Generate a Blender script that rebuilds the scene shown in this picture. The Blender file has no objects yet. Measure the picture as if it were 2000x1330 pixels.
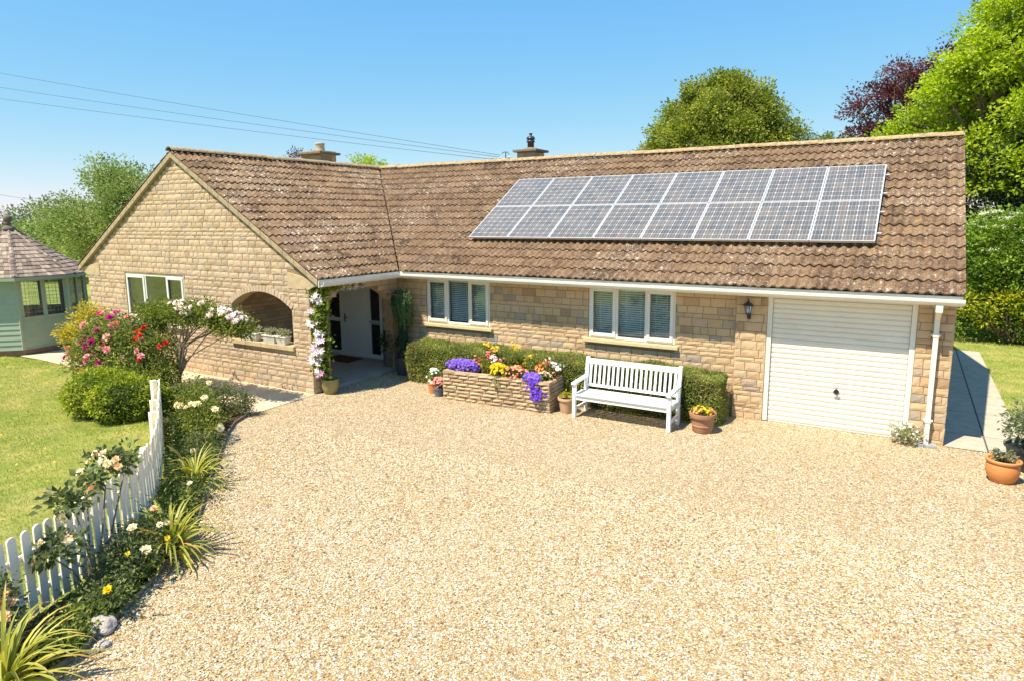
import bpy, bmesh, math, random
import numpy as np
from mathutils import Vector, Matrix, Euler

R = math.radians
rng = np.random.default_rng(7)
random.seed(7)
sc = bpy.context.scene
COL = sc.collection

# ------------------------------------------------------------------ camera, world, sun, exposure
cam_d = bpy.data.cameras.new('camera')
cam = bpy.data.objects.new('camera', cam_d)
COL.objects.link(cam)
_f = Vector((-0.50441, 0.84799, -0.16209)).normalized()
_yaw, _pit, _rol = -0.5365, -0.1628, -0.0065
_f = Vector((math.sin(_yaw)*math.cos(_pit), math.cos(_yaw)*math.cos(_pit), math.sin(_pit)))
_r = Vector((math.cos(_yaw), -math.sin(_yaw), 0)); _u = _r.cross(_f)
_r2 = _r*math.cos(_rol)+_u*math.sin(_rol); _u2 = -_r*math.sin(_rol)+_u*math.cos(_rol)
M = Matrix((( _r2.x, _u2.x, -_f.x, 11.0739), (_r2.y, _u2.y, -_f.y, -12.9083), (_r2.z, _u2.z, -_f.z, 3.8089), (0, 0, 0, 1)))
cam.matrix_world = M
cam_d.sensor_fit = 'HORIZONTAL'; cam_d.sensor_width = 36
cam_d.lens = 1297.68/2000*36
cam_d.shift_x = -3.27/2000; cam_d.shift_y = -25.22/2000
cam_d.clip_start = 0.1; cam_d.clip_end = 3000
sc.camera = cam

SKYS = .12
SUN = Vector((-0.42, -1.0, 2.0)).normalized()
world = bpy.data.worlds.new('World'); sc.world = world; world.use_nodes = True
wn = world.node_tree.nodes; wl = world.node_tree.links; wn.clear()
sky = wn.new('ShaderNodeTexSky'); sky.sky_type = 'NISHITA'; sky.sun_disc = False
sky.sun_elevation = math.asin(SUN.z); sky.sun_rotation = math.atan2(SUN.x, SUN.y)
sky.air_density = 1.0; sky.dust_density = 0.0; sky.ozone_density = 4.0; sky.altitude = 50
bg = wn.new('ShaderNodeBackground'); bg.inputs[1].default_value = SKYS
out = wn.new('ShaderNodeOutputWorld')
# grade of the clear June sky: paler and more cyan low down, fuller blue higher up (per channel gain and power)
sp = wn.new('ShaderNodeSeparateColor'); cb = wn.new('ShaderNodeCombineColor'); wl.new(sky.outputs[0], sp.inputs[0])
for i_, (g_, m_) in enumerate(((1.02, .066), (.55, .160), (.07, .44))):
    pw0 = wn.new('ShaderNodeMath'); pw0.operation = 'POWER'; wl.new(sp.outputs[i_], pw0.inputs[0]); pw0.inputs[1].default_value = g_
    ml0 = wn.new('ShaderNodeMath'); ml0.operation = 'MULTIPLY'; wl.new(pw0.outputs[0], ml0.inputs[0]); ml0.inputs[1].default_value = m_/SKYS
    wl.new(ml0.outputs[0], cb.inputs[i_])
wl.new(cb.outputs[0], bg.inputs[0]); wl.new(bg.outputs[0], out.inputs[0])
sd = bpy.data.lights.new('sun', 'SUN'); sd.energy = 4.6; sd.angle = R(0.55); sd.color = (1.0, 0.90, 0.72)
sun = bpy.data.objects.new('sun', sd); COL.objects.link(sun)
sun.rotation_euler = SUN.to_track_quat('Z', 'Y').to_euler(); sun.location = (0, -20, 30)
sc.view_settings.view_transform = 'Standard'; sc.view_settings.look = 'None'
sc.view_settings.exposure = 0.95; sc.view_settings.gamma = 1.0; sc.view_settings.use_curve_mapping = False

# ------------------------------------------------------------------ materials
class NT:
    def __init__(s, name):
        s.m = bpy.data.materials.new(name); s.m.use_nodes = True
        s.t = s.m.node_tree; s.t.nodes.clear()
        s.out = s.n('ShaderNodeOutputMaterial')
    def n(s, typ, **kw):
        nd = s.t.nodes.new(typ)
        for k, v in kw.items(): setattr(nd, k, v)
        return nd
    def link(s, a, b): s.t.links.new(a, b)
    def co(s, kind='Object'):
        return s.n('ShaderNodeTexCoord').outputs[kind]
    def geo(s): return s.n('ShaderNodeNewGeometry').outputs['Position']
    def noise(s, vec, scale, detail=3, rough=.55, dist=0):
        nd = s.n('ShaderNodeTexNoise'); nd.inputs['Scale'].default_value = scale
        nd.inputs['Detail'].default_value = detail; nd.inputs['Roughness'].default_value = rough
        nd.inputs['Distortion'].default_value = dist
        s.link(vec, nd.inputs['Vector']); return nd.outputs['Fac']
    def vor(s, vec, scale, feature='F1'):
        nd = s.n('ShaderNodeTexVoronoi'); nd.feature = feature; nd.inputs['Scale'].default_value = scale
        s.link(vec, nd.inputs['Vector']); return nd
    def ramp(s, fac, stops, interp='LINEAR'):
        nd = s.n('ShaderNodeValToRGB'); cr = nd.color_ramp; cr.interpolation = interp
        while len(cr.elements) > 1: cr.elements.remove(cr.elements[-1])
        for i, (p, c) in enumerate(stops):
            e = cr.elements[0] if i == 0 else cr.elements.new(p)
            e.position = p; e.color = (*c, 1) if len(c) == 3 else c
        s.link(fac, nd.inputs['Fac']); return nd.outputs['Color']
    def map(s, v, a, b, c=0., d=1., smooth=False):
        nd = s.n('ShaderNodeMapRange')
        if smooth: nd.interpolation_type = 'SMOOTHSTEP'
        s.link(v, nd.inputs[0])
        for i, x in enumerate((a, b, c, d)): nd.inputs[i+1].default_value = x
        return nd.outputs[0]
    def math(s, op, a, b=None, c=None):
        nd = s.n('ShaderNodeMath', operation=op)
        for i, x in enumerate((a, b, c)):
            if x is None: continue
            if isinstance(x, (int, float)): nd.inputs[i].default_value = x
            else: s.link(x, nd.inputs[i])
        return nd.outputs[0]
    def mix(s, fac, a, b, mode='MIX'):
        nd = s.n('ShaderNodeMix', data_type='RGBA', blend_type=mode)
        for i, x in ((0, fac), (6, a), (7, b)):
            if isinstance(x, (int, float)): nd.inputs[i].default_value = x
            elif isinstance(x, tuple): nd.inputs[i].default_value = (*x, 1)
            else: s.link(x, nd.inputs[i])
        return nd.outputs[2]
    def attr(s, name='rnd'):
        nd = s.n('ShaderNodeAttribute'); nd.attribute_name = name; return nd.outputs['Fac']
    def bsdf(s, color, rough=.8, bump=None, bstr=.3, bdist=.01, metallic=0, spec=.5, trans_col=None, trans=.0):
        p = s.n('ShaderNodeBsdfPrincipled')
        if isinstance(color, tuple): p.inputs['Base Color'].default_value = (*color, 1)
        else: s.link(color, p.inputs['Base Color'])
        if isinstance(rough, (int, float)): p.inputs['Roughness'].default_value = rough
        else: s.link(rough, p.inputs['Roughness'])
        p.inputs['Metallic'].default_value = metallic
        p.inputs['Specular IOR Level'].default_value = spec
        if bump is not None:
            b = s.n('ShaderNodeBump'); b.inputs['Strength'].default_value = bstr; b.inputs['Distance'].default_value = bdist
            s.link(bump, b.inputs['Height']); s.link(b.outputs[0], p.inputs['Normal'])
        sh = p.outputs[0]
        if trans > 0:
            t = s.n('ShaderNodeBsdfTranslucent')
            if trans_col is None: trans_col = color
            if isinstance(trans_col, tuple): t.inputs[0].default_value = (*trans_col, 1)
            else: s.link(trans_col, t.inputs[0])
            mx = s.n('ShaderNodeMixShader'); mx.inputs[0].default_value = trans
            s.link(sh, mx.inputs[1]); s.link(t.outputs[0], mx.inputs[2]); sh = mx.outputs[0]
        s.link(sh, s.out.inputs[0])
        return s.m

def m_plain(name, col, rough=.6, vary=.12, scale=8, bstr=.1, bdist=.004, spec=.5, metallic=0, dirt=None):
    n = NT(name); c = n.co()
    f = n.noise(c, scale, 5, .6)
    cc = n.ramp(f, [(.25, tuple(x*(1-vary) for x in col)), (.75, tuple(min(1, x*(1+vary)) for x in col))])
    if dirt:
        f2 = n.noise(c, scale*.35, 6, .7)
        cc = n.mix(n.map(f2, .5, .72, 0, dirt[1]), cc, dirt[0])
    f3 = n.noise(c, scale*6, 3)
    return n.bsdf(cc, rough, f3, bstr, bdist, metallic, spec)

LG = dict(box_leaf=1.6, hedge_leaf=1.75, rose_leaf=1.45, rose_leaf_dark=1.5, rose_leaf_mid=1.6, gold_leaf=1.35, yellow_leaf=1.1, oak_leaf=1.85, bush_leaf=1.8, beech_leaf=1.6, elder_leaf=1.9, cordyline=1.15, conifer=1.2, distant_leaf=1.3, dark_leaf=1.2)
def m_leaf(name, stops, trans=.35, rough=.55, spec=.35, patch=None):
    n = NT(name)
    stops = [(p_, tuple(min(.9, x*LG.get(name, 1.0)) for x in c_)) for p_, c_ in stops]
    a = n.attr(); c = n.ramp(a, stops)
    if patch:   # clumps of paler new growth
        f = n.noise(n.geo(), patch[1], 2)
        c = n.mix(n.map(f, .5, .68, 0, patch[2]), c, patch[0])
    hsv = n.n('ShaderNodeHueSaturation'); hsv.inputs['Saturation'].default_value = 1.1; hsv.inputs['Value'].default_value = 1.5
    n.link(c, hsv.inputs['Color'])
    return n.bsdf(c, rough, spec=spec, trans=trans, trans_col=hsv.outputs[0])

def m_stone(name, stops, bump=.5, lichen=.25):
    n = NT(name); c = n.geo()
    col = n.ramp(n.attr(), stops)
    f = n.noise(c, 16, 6, .7)
    col = n.mix(n.map(f, .35, .75, 0, .5), col, n.mix(.5, col, (.64, .46, .27)))
    f2 = n.noise(c, 55, 4, .7)
    col = n.mix(n.map(f2, .52, .75, 0, .55), col, (.33, .25, .15))
    f3 = n.noise(c, 2.1, 5, .65)
    col = n.mix(n.map(f3, .5, .75, 0, lichen), col, (.25, .215, .16))
    col = n.mix(n.map(n.noise(c, 90, 2), .62, .72, 0, .6), col, (.72, .62, .42))
    mp = n.n('ShaderNodeMapping'); mp.inputs['Scale'].default_value = (5, 5, .6); n.link(c, mp.inputs[0])
    col = n.mix(n.map(n.noise(mp.outputs[0], 1.0, 5, .7), .54, .74, 0, .38), col, (.20, .17, .125))
    h = n.math('ADD', n.noise(c, 40, 5, .7), n.math('MULTIPLY', n.noise(c, 150, 3, .6), .5))
    return n.bsdf(col, .93, h, bump, .012, spec=.2)

MT = {}
MT['stone'] = m_stone('buff_stone', [(0, (0.385, 0.245, 0.143)), (.2, (0.506, 0.342, 0.193)), (.5, (0.605, 0.428, 0.255)), (.72, (0.583, 0.411, 0.261)), (.86, (0.440, 0.331, 0.237)), (1, (0.330, 0.280, 0.242))])
MT['stone_gable'] = m_stone('buff_stone_gable', [(0, (0.414, 0.296, 0.188)), (.3, (0.526, 0.389, 0.253)), (.6, (0.594, 0.447, 0.305)), (.85, (0.515, 0.394, 0.279)), (1, (0.403, 0.319, 0.246))], lichen=.15)
MT['planter_stone'] = m_stone('planter_stone', [(0, (0.276, 0.181, 0.108)), (.35, (0.437, 0.304, 0.180)), (.7, (0.529, 0.398, 0.240)), (1, (0.345, 0.252, 0.168))], bump=.8, lichen=.3)
MT['mortar'] = m_plain('mortar', (.27, .20, .12), .95, .2, 12, .4, .006, .1)
MT['kneeler'] = m_plain('smooth_stone', (.50, .385, .23), .9, .22, 7, .3, .004, .15, dirt=((.26, .21, .14), .5))
MT['sill'] = m_plain('sill_stone', (.62, .48, .27), .85, .12, 9, .2, .003, .2)
MT['coping'] = m_plain('lichen_coping', (.40, .32, .20), .95, .3, 11, .6, .01, .1, dirt=((.2, .17, .12), .6))
MT['white'] = m_plain('white_upvc', (.74, .71, .63), .35, .03, 3, .02, .001)
MT['frame'] = m_plain('cream_upvc', (.76, .74, .66), .35, .04, 3, .02, .001)
MT['cream'] = m_plain('cream_paint_steel', (.75, .72, .635), .45, .04, 2, .03, .001, dirt=((.60, .54, .42), .25))
MT['bench'] = m_plain('bench_paint', (.84, .83, .80), .5, .03, 6, .1, .002)
MT['fence'] = m_plain('fence_paint', (.90, .81, .66), .6, .07, 5, .15, .003, dirt=((.55, .50, .40), .35))
MT['valley'] = m_plain('valley_gap_dark', (.075, .055, .035), .95, .5, 15, .8, .02, .05)  # darkness of the gap between tile edges put into the lining colour
MT['cap'] = m_plain('weathered_cap', (.20, .165, .12), .95, .3, 9, .4, .006, .1)
MT['black'] = m_plain('black_iron', (.02, .022, .025), .4, .1, 9, .1)
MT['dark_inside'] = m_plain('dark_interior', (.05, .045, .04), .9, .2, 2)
MT['render_in'] = m_plain('interior_plaster', (.5, .45, .37), .9, .05, 2)
MT['door'] = m_plain('grey_blue_door', (.56, .61, .60), .4, .03, 3, .03, .001)
MT['door_glass'] = m_plain('dark_glass', (.012, .014, .016), .08, .1, 3, .0, .001, .6)
MT['lead'] = m_plain('lead_grey', (.30, .31, .33), .6, .1, 6)
MT['concrete_slab'] = m_plain('porch_slab', (.34, .31, .27), .85, .15, 4, .3, .003, .2, dirt=((.15, .13, .11), .6))
MT['mat'] = m_plain('coir', (.11, .06, .035), 1, .3, 60, .6, .01, .05)
MT['terracotta'] = m_plain('terracotta', (.52, .215, .10), .85, .16, 9, .15, .003, .2, dirt=((.55, .36, .24), .55))
MT['terracotta_pale'] = m_plain('terracotta_pale', (.52, .33, .20), .85, .12, 9, .15, .003, .2)
MT['terracotta_brown'] = m_plain('terracotta_brown', (.36, .19, .11), .85, .15, 9, .15, .003, .2)
MT['orange_pot'] = m_plain('orange_pot', (.62, .24, .07), .6, .1, 9, .05)
MT['bluegrey_pot'] = m_plain('bluegrey_pot', (.12, .15, .19), .5, .1, 9)
MT['olive_pot'] = m_plain('olive_glaze', (.27, .23, .085), .3, .1, 5)
MT['black_pot'] = m_plain('black_plastic', (.035, .035, .04), .45, .2, 7)
MT['dark_pot'] = m_plain('dark_slate_pot', (.05, .062, .07), .5, .2, 7)
MT['plum_pot'] = m_plain('plum_pot', (.11, .085, .08), .5, .2, 7)
MT['trough'] = m_plain('white_trough', (.62, .60, .52), .7, .15, 14, .4, .006, dirt=((.3, .27, .2), .4))
MT['compost'] = m_plain('compost', (.045, .028, .018), 1, .5, 40, .8, .02, .05)
MT['wood_stake'] = m_plain('wood_stake', (.36, .22, .11), .8, .2, 20)
MT['bark'] = m_plain('bark', (.13, .095, .065), .95, .35, 14, .8, .03, .1)
MT['bark_pale'] = m_plain('bark_pale', (.25, .19, .13), .95, .35, 14, .8, .02, .1)
MT['twig'] = m_plain('inner_dark_fill', (.035, .04, .015), 1, .4, 14, .3, .02, .05)  # dark filler for the solid cores added inside hedges against see-through
MT['green_paint'] = m_plain('sage_paint', (.32, .385, .285), .6, .09, 5, .08, .003)
MT['green_paint_pale'] = m_plain('sage_trim', (.35, .41, .305), .6, .08, 5, .08, .003)
MT['plinth'] = m_plain('brick_plinth', (.26, .165, .11), .9, .25, 12, .4, .01)
MT['aluminium'] = m_plain('anodised_frame', (.66, .65, .62), .45, .04, 4, .0, .001, metallic=.6)
MT['cable'] = m_plain('cable', (.06, .06, .065), .6, .1)
MT['flue'] = m_plain('black_flue', (.03, .04, .05), .35, .1)
MT['clay_flue'] = m_plain('buff_flue', (.52, .42, .28), .85, .15, 9)
MT['rock'] = m_plain('rock', (.42, .38, .34), .9, .35, 9, .8, .03, .2)
MT['edging'] = m_plain('edging_board', (.17, .14, .11), .9, .3, 12, .5, .01)
MT['curtain'] = m_plain('curtain', (.62, .57, .46), .9, .1, 3)
MT['orange_fabric'] = m_plain('orange_cushion', (.55, .16, .06), .9, .1, 5)

def m_tiles():
    n = NT('concrete_roof_tile'); c = n.geo()
    col = n.ramp(n.attr(), [(0, (.085, .052, .034)), (.3, (.145, .088, .055)), (.6, (.19, .118, .071)), (.85, (.24, .153, .092)), (1, (.13, .087, .061))])
    f = n.noise(c, 7, 6, .75)
    col = n.mix(n.map(f, .46, .62, 0, .7), col, (.30, .21, .125))
    f2 = n.noise(c, 24, 5, .75)
    col = n.mix(n.map(f2, .52, .62, 0, .75), col, (.08, .05, .034))
    g = n.map(n.noise(c, .55, 4, .6), .38, .62, -.035, .035)
    v = n.math('ADD', n.noise(c, 12, 5, .72, .5), g)
    col = n.mix(n.map(v, .615, .64, 0, .8), col, (.62, .56, .46))
    v2 = n.math('ADD', n.noise(c, 33, 4, .7, .3), g)
    col = n.mix(n.map(v2, .62, .65, 0, .8), col, (.60, .54, .44))
    o2 = n.math('ADD', n.noise(c, 5.5, 6, .75, .8), n.math('MULTIPLY', n.noise(c, .45, 2), .22))
    col = n.mix(n.map(o2, .74, .80, 0, .6), col, (.48, .26, .08))
    mo = n.math('ADD', n.noise(c, 15, 5, .75, .4), n.map(n.noise(c, .7, 3), .4, .65, -.03, .03))
    col = n.mix(n.map(mo, .605, .63, 0, .9), col, (.04, .03, .02))
    h = n.math('ADD', n.noise(c, 60, 5, .75), n.math('MULTIPLY', n.map(mo, .58, .64), 1.2))
    return n.bsdf(col, .95, h, .6, .015, spec=.12)
MT['tile'] = m_tiles()

def m_ridge():
    n = NT('ridge_tile'); c = n.geo()
    f = n.noise(c, 14, 6, .75)
    col = n.ramp(f, [(.3, (.16, .12, .08)), (.5, (.36, .26, .15)), (.68, (.55, .43, .27))])
    o = n.noise(c, 1.6, 6, .75)
    col = n.mix(n.map(o, .56, .64, 0, .75), col, (.52, .27, .07))
    v = n.noise(c, 22, 4, .8)
    col = n.mix(n.map(v, .6, .68, 0, .85), col, (.68, .62, .50))
    return n.bsdf(col, .95, n.noise(c, 40, 5, .7), .6, .015, spec=.1)
MT['ridge'] = m_ridge()

def m_shingle():
    n = NT('cedar_shingle'); c = n.geo()
    col = n.ramp(n.attr(), [(0, (.14, .11, .09)), (.4, (.26, .20, .16)), (.75, (.36, .28, .22)), (1, (.44, .35, .28))])
    f = n.noise(c, 30, 4, .7)
    col = n.mix(n.map(f, .45, .75, 0, .5), col, (.11, .09, .07))
    return n.bsdf(col, .95, f, .5, .01, spec=.1)
MT['shingle'] = m_shingle()

def m_gravel():
    n = NT('gravel'); c = n.geo()
    # warp a little so cells are not regular
    nz = n.n('ShaderNodeTexNoise'); nz.inputs['Scale'].default_value = 40; nz.inputs['Detail'].default_value = 2
    n.link(c, nz.inputs['Vector'])
    vm = n.n('ShaderNodeVectorMath', operation='MULTIPLY_ADD')
    n.link(nz.outputs['Color'], vm.inputs[0]); vm.inputs[1].default_value = (.014, .014, .0); n.link(c, vm.inputs[2])
    v = n.vor(vm.outputs[0], 48)
    sep = n.n('ShaderNodeSeparateColor'); n.link(v.outputs['Color'], sep.inputs[0])
    col = n.ramp(sep.outputs[0], [(0, (.15, .10, .06)), (.10, (.30, .19, .095)), (.22, (.52, .31, .11)), (.34, (.56, .41, .19)), (.48, (.57, .46, .27)), (.64, (.61, .51, .33)), (.8, (.74, .66, .50)), (.93, (.80, .76, .66)), (1, (.40, .36, .31))])
    big = n.noise(c, .9, 5, .6)
    col = n.mix(n.map(big, .38, .66, 0, .32), col, (.52, .38, .19))
    trk = n.noise(c, .35, 3, .5, .4)
    col = n.mix(n.map(trk, .48, .60, 0, .14), col, (.76, .69, .54))
    d = v.outputs['Distance']
    col = n.mix(n.map(d, .36, .62, 0, .75, True), col, (.26, .18, .10))
    v2 = n.vor(c, 95)
    h = n.math('ADD', n.math('MULTIPLY', n.map(d, 0, .65, 1, 0, True), 1.0), n.math('MULTIPLY', v2.outputs['Distance'], .2))
    h2 = n.math('ADD', h, n.math('MULTIPLY', sep.outputs[1], .8))
    return n.bsdf(col, .85, h2, .9, .012, spec=.25)
MT['gravel'] = m_gravel()

def m_lawn():
    n = NT('lawn_soil_green'); c = n.geo()
    f = n.noise(c, 1.3, 6, .65)
    col = n.ramp(f, [(.32, (.15, .21, .035)), (.5, (.28, .31, .07)), (.66, (.45, .38, .13))])
    f2 = n.noise(c, 45, 4, .75)
    col = n.mix(n.map(f2, .4, .7, 0, .5), col, (.16, .19, .035))
    col = n.mix(n.map(n.noise(c, .45, 4, .6), .52, .66, 0, .5), col, (.36, .31, .13))
    return n.bsdf(col, .95, f2, .8, .02, spec=.1)
MT['lawn'] = m_lawn()

def m_paving():
    n = NT('paving'); c = n.geo()
    b = n.n('ShaderNodeTexBrick'); b.offset = .5
    b.inputs['Scale'].default_value = 1; b.inputs['Brick Width'].default_value = .62; b.inputs['Row Height'].default_value = .46
    b.inputs['Mortar Size'].default_value = .008; b.inputs['Mortar Smooth'].default_value = .3
    b.inputs['Color1'].default_value = (.62, .49, .32, 1); b.inputs['Color2'].default_value = (.50, .41, .29, 1); b.inputs['Mortar'].default_value = (.25, .2, .14, 1)
    n.link(c, b.inputs['Vector'])
    col = n.mix(n.map(n.noise(c, 6, 6, .7), .4, .7, 0, .5), b.outputs['Color'], (.66, .54, .38))
    return n.bsdf(col, .9, n.noise(c, 30, 5), .3, .005, spec=.2)
MT['paving'] = m_paving()

def m_path():
    n = NT('path_concrete'); c = n.geo()
    f = n.noise(c, 5, 6, .7)
    col = n.ramp(f, [(.3, (.36, .31, .24)), (.7, (.50, .44, .34))])
    sx = n.n('ShaderNodeSeparateXYZ'); n.link(c, sx.inputs[0])
    j = n.math('ABSOLUTE', n.math('SUBTRACT', sx.outputs[0], 12.42))
    col = n.mix(n.map(j, .008, .02, 1, 0), col, (.10, .085, .07))
    fy = n.math('ABSOLUTE', n.math('SUBTRACT', n.math('FRACT', n.math('MULTIPLY', sx.outputs[1], .62)), .5))
    col = n.mix(n.map(fy, .004, .012, .8, 0), col, (.17, .15, .12))
    return n.bsdf(col, .9, n.noise(c, 60, 4), .3, .004, spec=.2)
MT['path'] = m_path()

def m_soil():
    n = NT('soil'); c = n.geo()
    f = n.noise(c, 20, 6, .75)
    col = n.ramp(f, [(.3, (.045, .03, .02)), (.7, (.13, .09, .055))])
    return n.bsdf(col, 1, f, 1, .04, spec=.05)
MT['soil'] = m_soil()

def m_field():
    n = NT('fields'); c = n.geo()
    v = n.vor(c, .012)
    sep = n.n('ShaderNodeSeparateColor'); n.link(v.outputs['Color'], sep.inputs[0])
    col = n.ramp(sep.outputs[0], [(0, (.08, .13, .03)), (.5, (.14, .19, .05)), (1, (.26, .25, .10))])
    col = n.mix(n.map(n.noise(c, .8, 5), .4, .7, 0, .4), col, (.09, .12, .03))
    return n.bsdf(col, 1, spec=.05)
MT['field'] = m_field()

def m_solar():
    n = NT('solar_cells')
    uv = n.n('ShaderNodeUVMap'); uv.uv_map = 'UVMap'
    s = n.n('ShaderNodeSeparateXYZ'); n.link(uv.outputs[0], s.inputs[0])
    cx = n.math('FRACT', n.math('MULTIPLY', s.outputs[0], 6)); cy = n.math('FRACT', n.math('MULTIPLY', s.outputs[1], 8))
    ax = n.math('ABSOLUTE', n.math('SUBTRACT', cx, .5)); ay = n.math('ABSOLUTE', n.math('SUBTRACT', cy, .5))
    edge = n.math('MAXIMUM', ax, ay)
    gap = n.map(edge, .478, .486, 0, 1)
    corner = n.map(n.math('ADD', ax, ay), .86, .875, 0, 1)
    bus = n.map(n.math('ABSOLUTE', n.math('SUBTRACT', ax, .2)), .012, .02, 1, 0)
    cellr = n.n('ShaderNodeTexWhiteNoise'); cellr.noise_dimensions = '3D'
    fl = n.n('ShaderNodeVectorMath', operation='FLOOR'); ml = n.n('ShaderNodeVectorMath', operation='MULTIPLY')
    n.link(uv.outputs[0], ml.inputs[0]); ml.inputs[1].default_value = (6, 8, 1); n.link(ml.outputs[0], fl.inputs[0])
    oi = n.n('ShaderNodeObjectInfo'); ad = n.n('ShaderNodeVectorMath', operation='ADD')
    n.link(fl.outputs[0], ad.inputs[0]); n.link(oi.outputs['Random'], ad.inputs[1]); n.link(ad.outputs[0], cellr.inputs[0])
    col = n.ramp(cellr.outputs['Value'], [(0, (.07, .072, .075)), (.5, (.095, .09, .088)), (1, (.125, .105, .09))])
    col = n.mix(n.math('MULTIPLY', bus, .6), col, (.50, .42, .30))
    m1 = n.math('MAXIMUM', gap, corner)
    col = n.mix(n.math('MULTIPLY', m1, .85), col, (.62, .61, .57))
    dirt = n.noise(n.geo(), 3, 5, .7)
    col = n.mix(n.map(dirt, .4, .75, .03, .16), col, (.45, .42, .36))
    col = n.mix(n.map(n.noise(n.geo(), 11, 4, .8), .70, .73, 0, .8), col, (.75, .73, .68))
    return n.bsdf(col, .16, spec=.7)
MT['solar'] = m_solar()

def m_glass(name='window_glass', tint=(.92, .96, .96), refl=.05):
    n = NT(name)
    t = n.n('ShaderNodeBsdfTransparent'); t.inputs[0].default_value = (*tint, 1)
    g = n.n('ShaderNodeBsdfGlossy'); g.inputs['Roughness'].default_value = .02; g.inputs[0].default_value = (.95, .97, 1, 1)
    lw = n.n('ShaderNodeLayerWeight'); lw.inputs[0].default_value = .25
    mx = n.n('ShaderNodeMixShader')
    n.link(n.map(lw.outputs['Fresnel'], 0, 1, refl, .9), mx.inputs[0])
    n.link(t.outputs[0], mx.inputs[1]); n.link(g.outputs[0], mx.inputs[2]); n.link(mx.outputs[0], n.out.inputs[0])
    return n.m
MT['glass'] = m_glass()
MT['blind'] = m_plain('blind_slat', (.88, .93, .91), .5, .02, 3)

# foliage
MT['box_leaf'] = m_leaf('box_leaf', [(0, (.035, .065, .008)), (.45, (.125, .165, .014)), (1, (.30, .31, .03))], .3)
MT['hedge_leaf'] = m_leaf('hedge_leaf', [(0, (.05, .07, .015)), (.5, (.14, .165, .035)), (1, (.29, .28, .08))], .3, patch=((.25, .19, .08), 3, .45))
MT['rose_leaf'] = m_leaf('rose_leaf', [(0, (.045, .065, .012)), (.5, (.105, .135, .022)), (1, (.24, .25, .045))], .35)
MT['rose_leaf_dark'] = m_leaf('rose_leaf_dark', [(0, (.035, .05, .018)), (.6, (.08, .105, .035)), (1, (.17, .18, .06))], .3)
MT['clematis_leaf'] = m_leaf('clematis_leaf', [(0, (.06, .10, .012)), (.5, (.15, .21, .02)), (1, (.32, .38, .05))], .35)
MT['rose_leaf_mid'] = m_leaf('rose_leaf_mid', [(0, (.04, .06, .015)), (.5, (.105, .135, .03)), (.85, (.22, .235, .05)), (1, (.36, .33, .08))], .35)
MT['dead_leaf'] = m_leaf('dead_leaf', [(0, (.07, .045, .025)), (.6, (.22, .14, .06)), (.85, (.12, .17, .04)), (1, (.75, .62, .50))], .2)
MT['gold_leaf'] = m_leaf('gold_leaf', [(0, (.16, .15, .02)), (.5, (.34, .29, .04)), (1, (.50, .44, .08))], .35)
MT['lime_leaf'] = m_leaf('lime_leaf', [(0, (.17, .24, .015)), (.45, (.35, .45, .03)), (1, (.60, .66, .10))], .45)
MT['oak_leaf'] = m_leaf('oak_leaf', [(0, (.045, .068, .012)), (.5, (.125, .148, .022)), (1, (.28, .28, .05))], .35)
MT['bush_leaf'] = m_leaf('bush_leaf', [(0, (.05, .08, .02)), (.5, (.12, .16, .04)), (1, (.24, .26, .09))], .35)
MT['beech_leaf'] = m_leaf('beech_leaf', [(0, (.035, .012, .016)), (.6, (.085, .028, .032)), (1, (.17, .065, .055))], .3)
MT['elder_leaf'] = m_leaf('elder_leaf', [(0, (.035, .065, .010)), (.5, (.095, .15, .018)), (1, (.21, .27, .035))], .35)
MT['yellow_leaf'] = m_leaf('yellow_leaf', [(0, (.15, .18, .01)), (.5, (.36, .36, .02)), (1, (.55, .50, .04))], .4)
MT['dark_leaf'] = m_leaf('dark_leaf', [(0, (.01, .022, .008)), (1, (.04, .07, .02))], .2)
MT['conifer'] = m_leaf('conifer', [(0, (.02, .055, .025)), (.6, (.05, .11, .045)), (1, (.15, .24, .075))], .2)
MT['distant_leaf'] = m_leaf('distant_leaf', [(0, (.085, .12, .05)), (1, (.19, .23, .10))], .3)
MT['olive_leaf'] = m_leaf('olive_leaf', [(0, (.10, .13, .06)), (.6, (.20, .24, .13)), (1, (.36, .40, .26))], .3)
MT['silver_leaf'] = m_leaf('silver_leaf', [(0, (.20, .22, .12)), (.5, (.36, .38, .22)), (1, (.52, .50, .22))], .3)
MT['cordyline'] = m_leaf('cordyline', [(0, (.12, .15, .02)), (.4, (.30, .31, .05)), (.85, (.50, .45, .10)), (1, (.50, .30, .08))], .35, .4)
MT['grass'] = m_leaf('grass_blade', [(0, (.19, .25, .035)), (.5, (.32, .35, .065)), (.85, (.46, .43, .12)), (1, (.58, .50, .22))], .4, patch=((.54, .45, .18), .5, .6))
def petal(name, a, b, trans=.3): MT[name] = m_leaf(name, [(0, a), (1, b)], trans, .6, .2)
petal('p_pink', (.72, .30, .32), (.88, .55, .50)); petal('p_magenta', (.38, .01, .17), (.62, .03, .30)); petal('p_palepink', (.80, .66, .62), (.90, .82, .78))
petal('p_red', (.55, .01, .01), (.75, .04, .03)); petal('p_cream', (.82, .70, .42), (.90, .84, .66)); petal('p_yellow', (.80, .58, .01), (.90, .74, .06))
petal('p_peach', (.85, .52, .25), (.90, .72, .48)); petal('p_white', (.82, .82, .80), (.9, .9, .88)); petal('p_purple', (.12, .04, .48), (.27, .12, .72))
petal('p_violet', (.20, .10, .52), (.42, .27, .82)); petal('p_clematis', (.74, .60, .70), (.88, .80, .84)); petal('p_mauve', (.62, .34, .58), (.80, .55, .74)); petal('p_coral', (.80, .18, .16), (.88, .40, .32)); petal('p_orange', (.85, .38, .12), (.90, .52, .22)); petal('p_elder', (.68, .66, .50), (.82, .80, .66))

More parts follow.
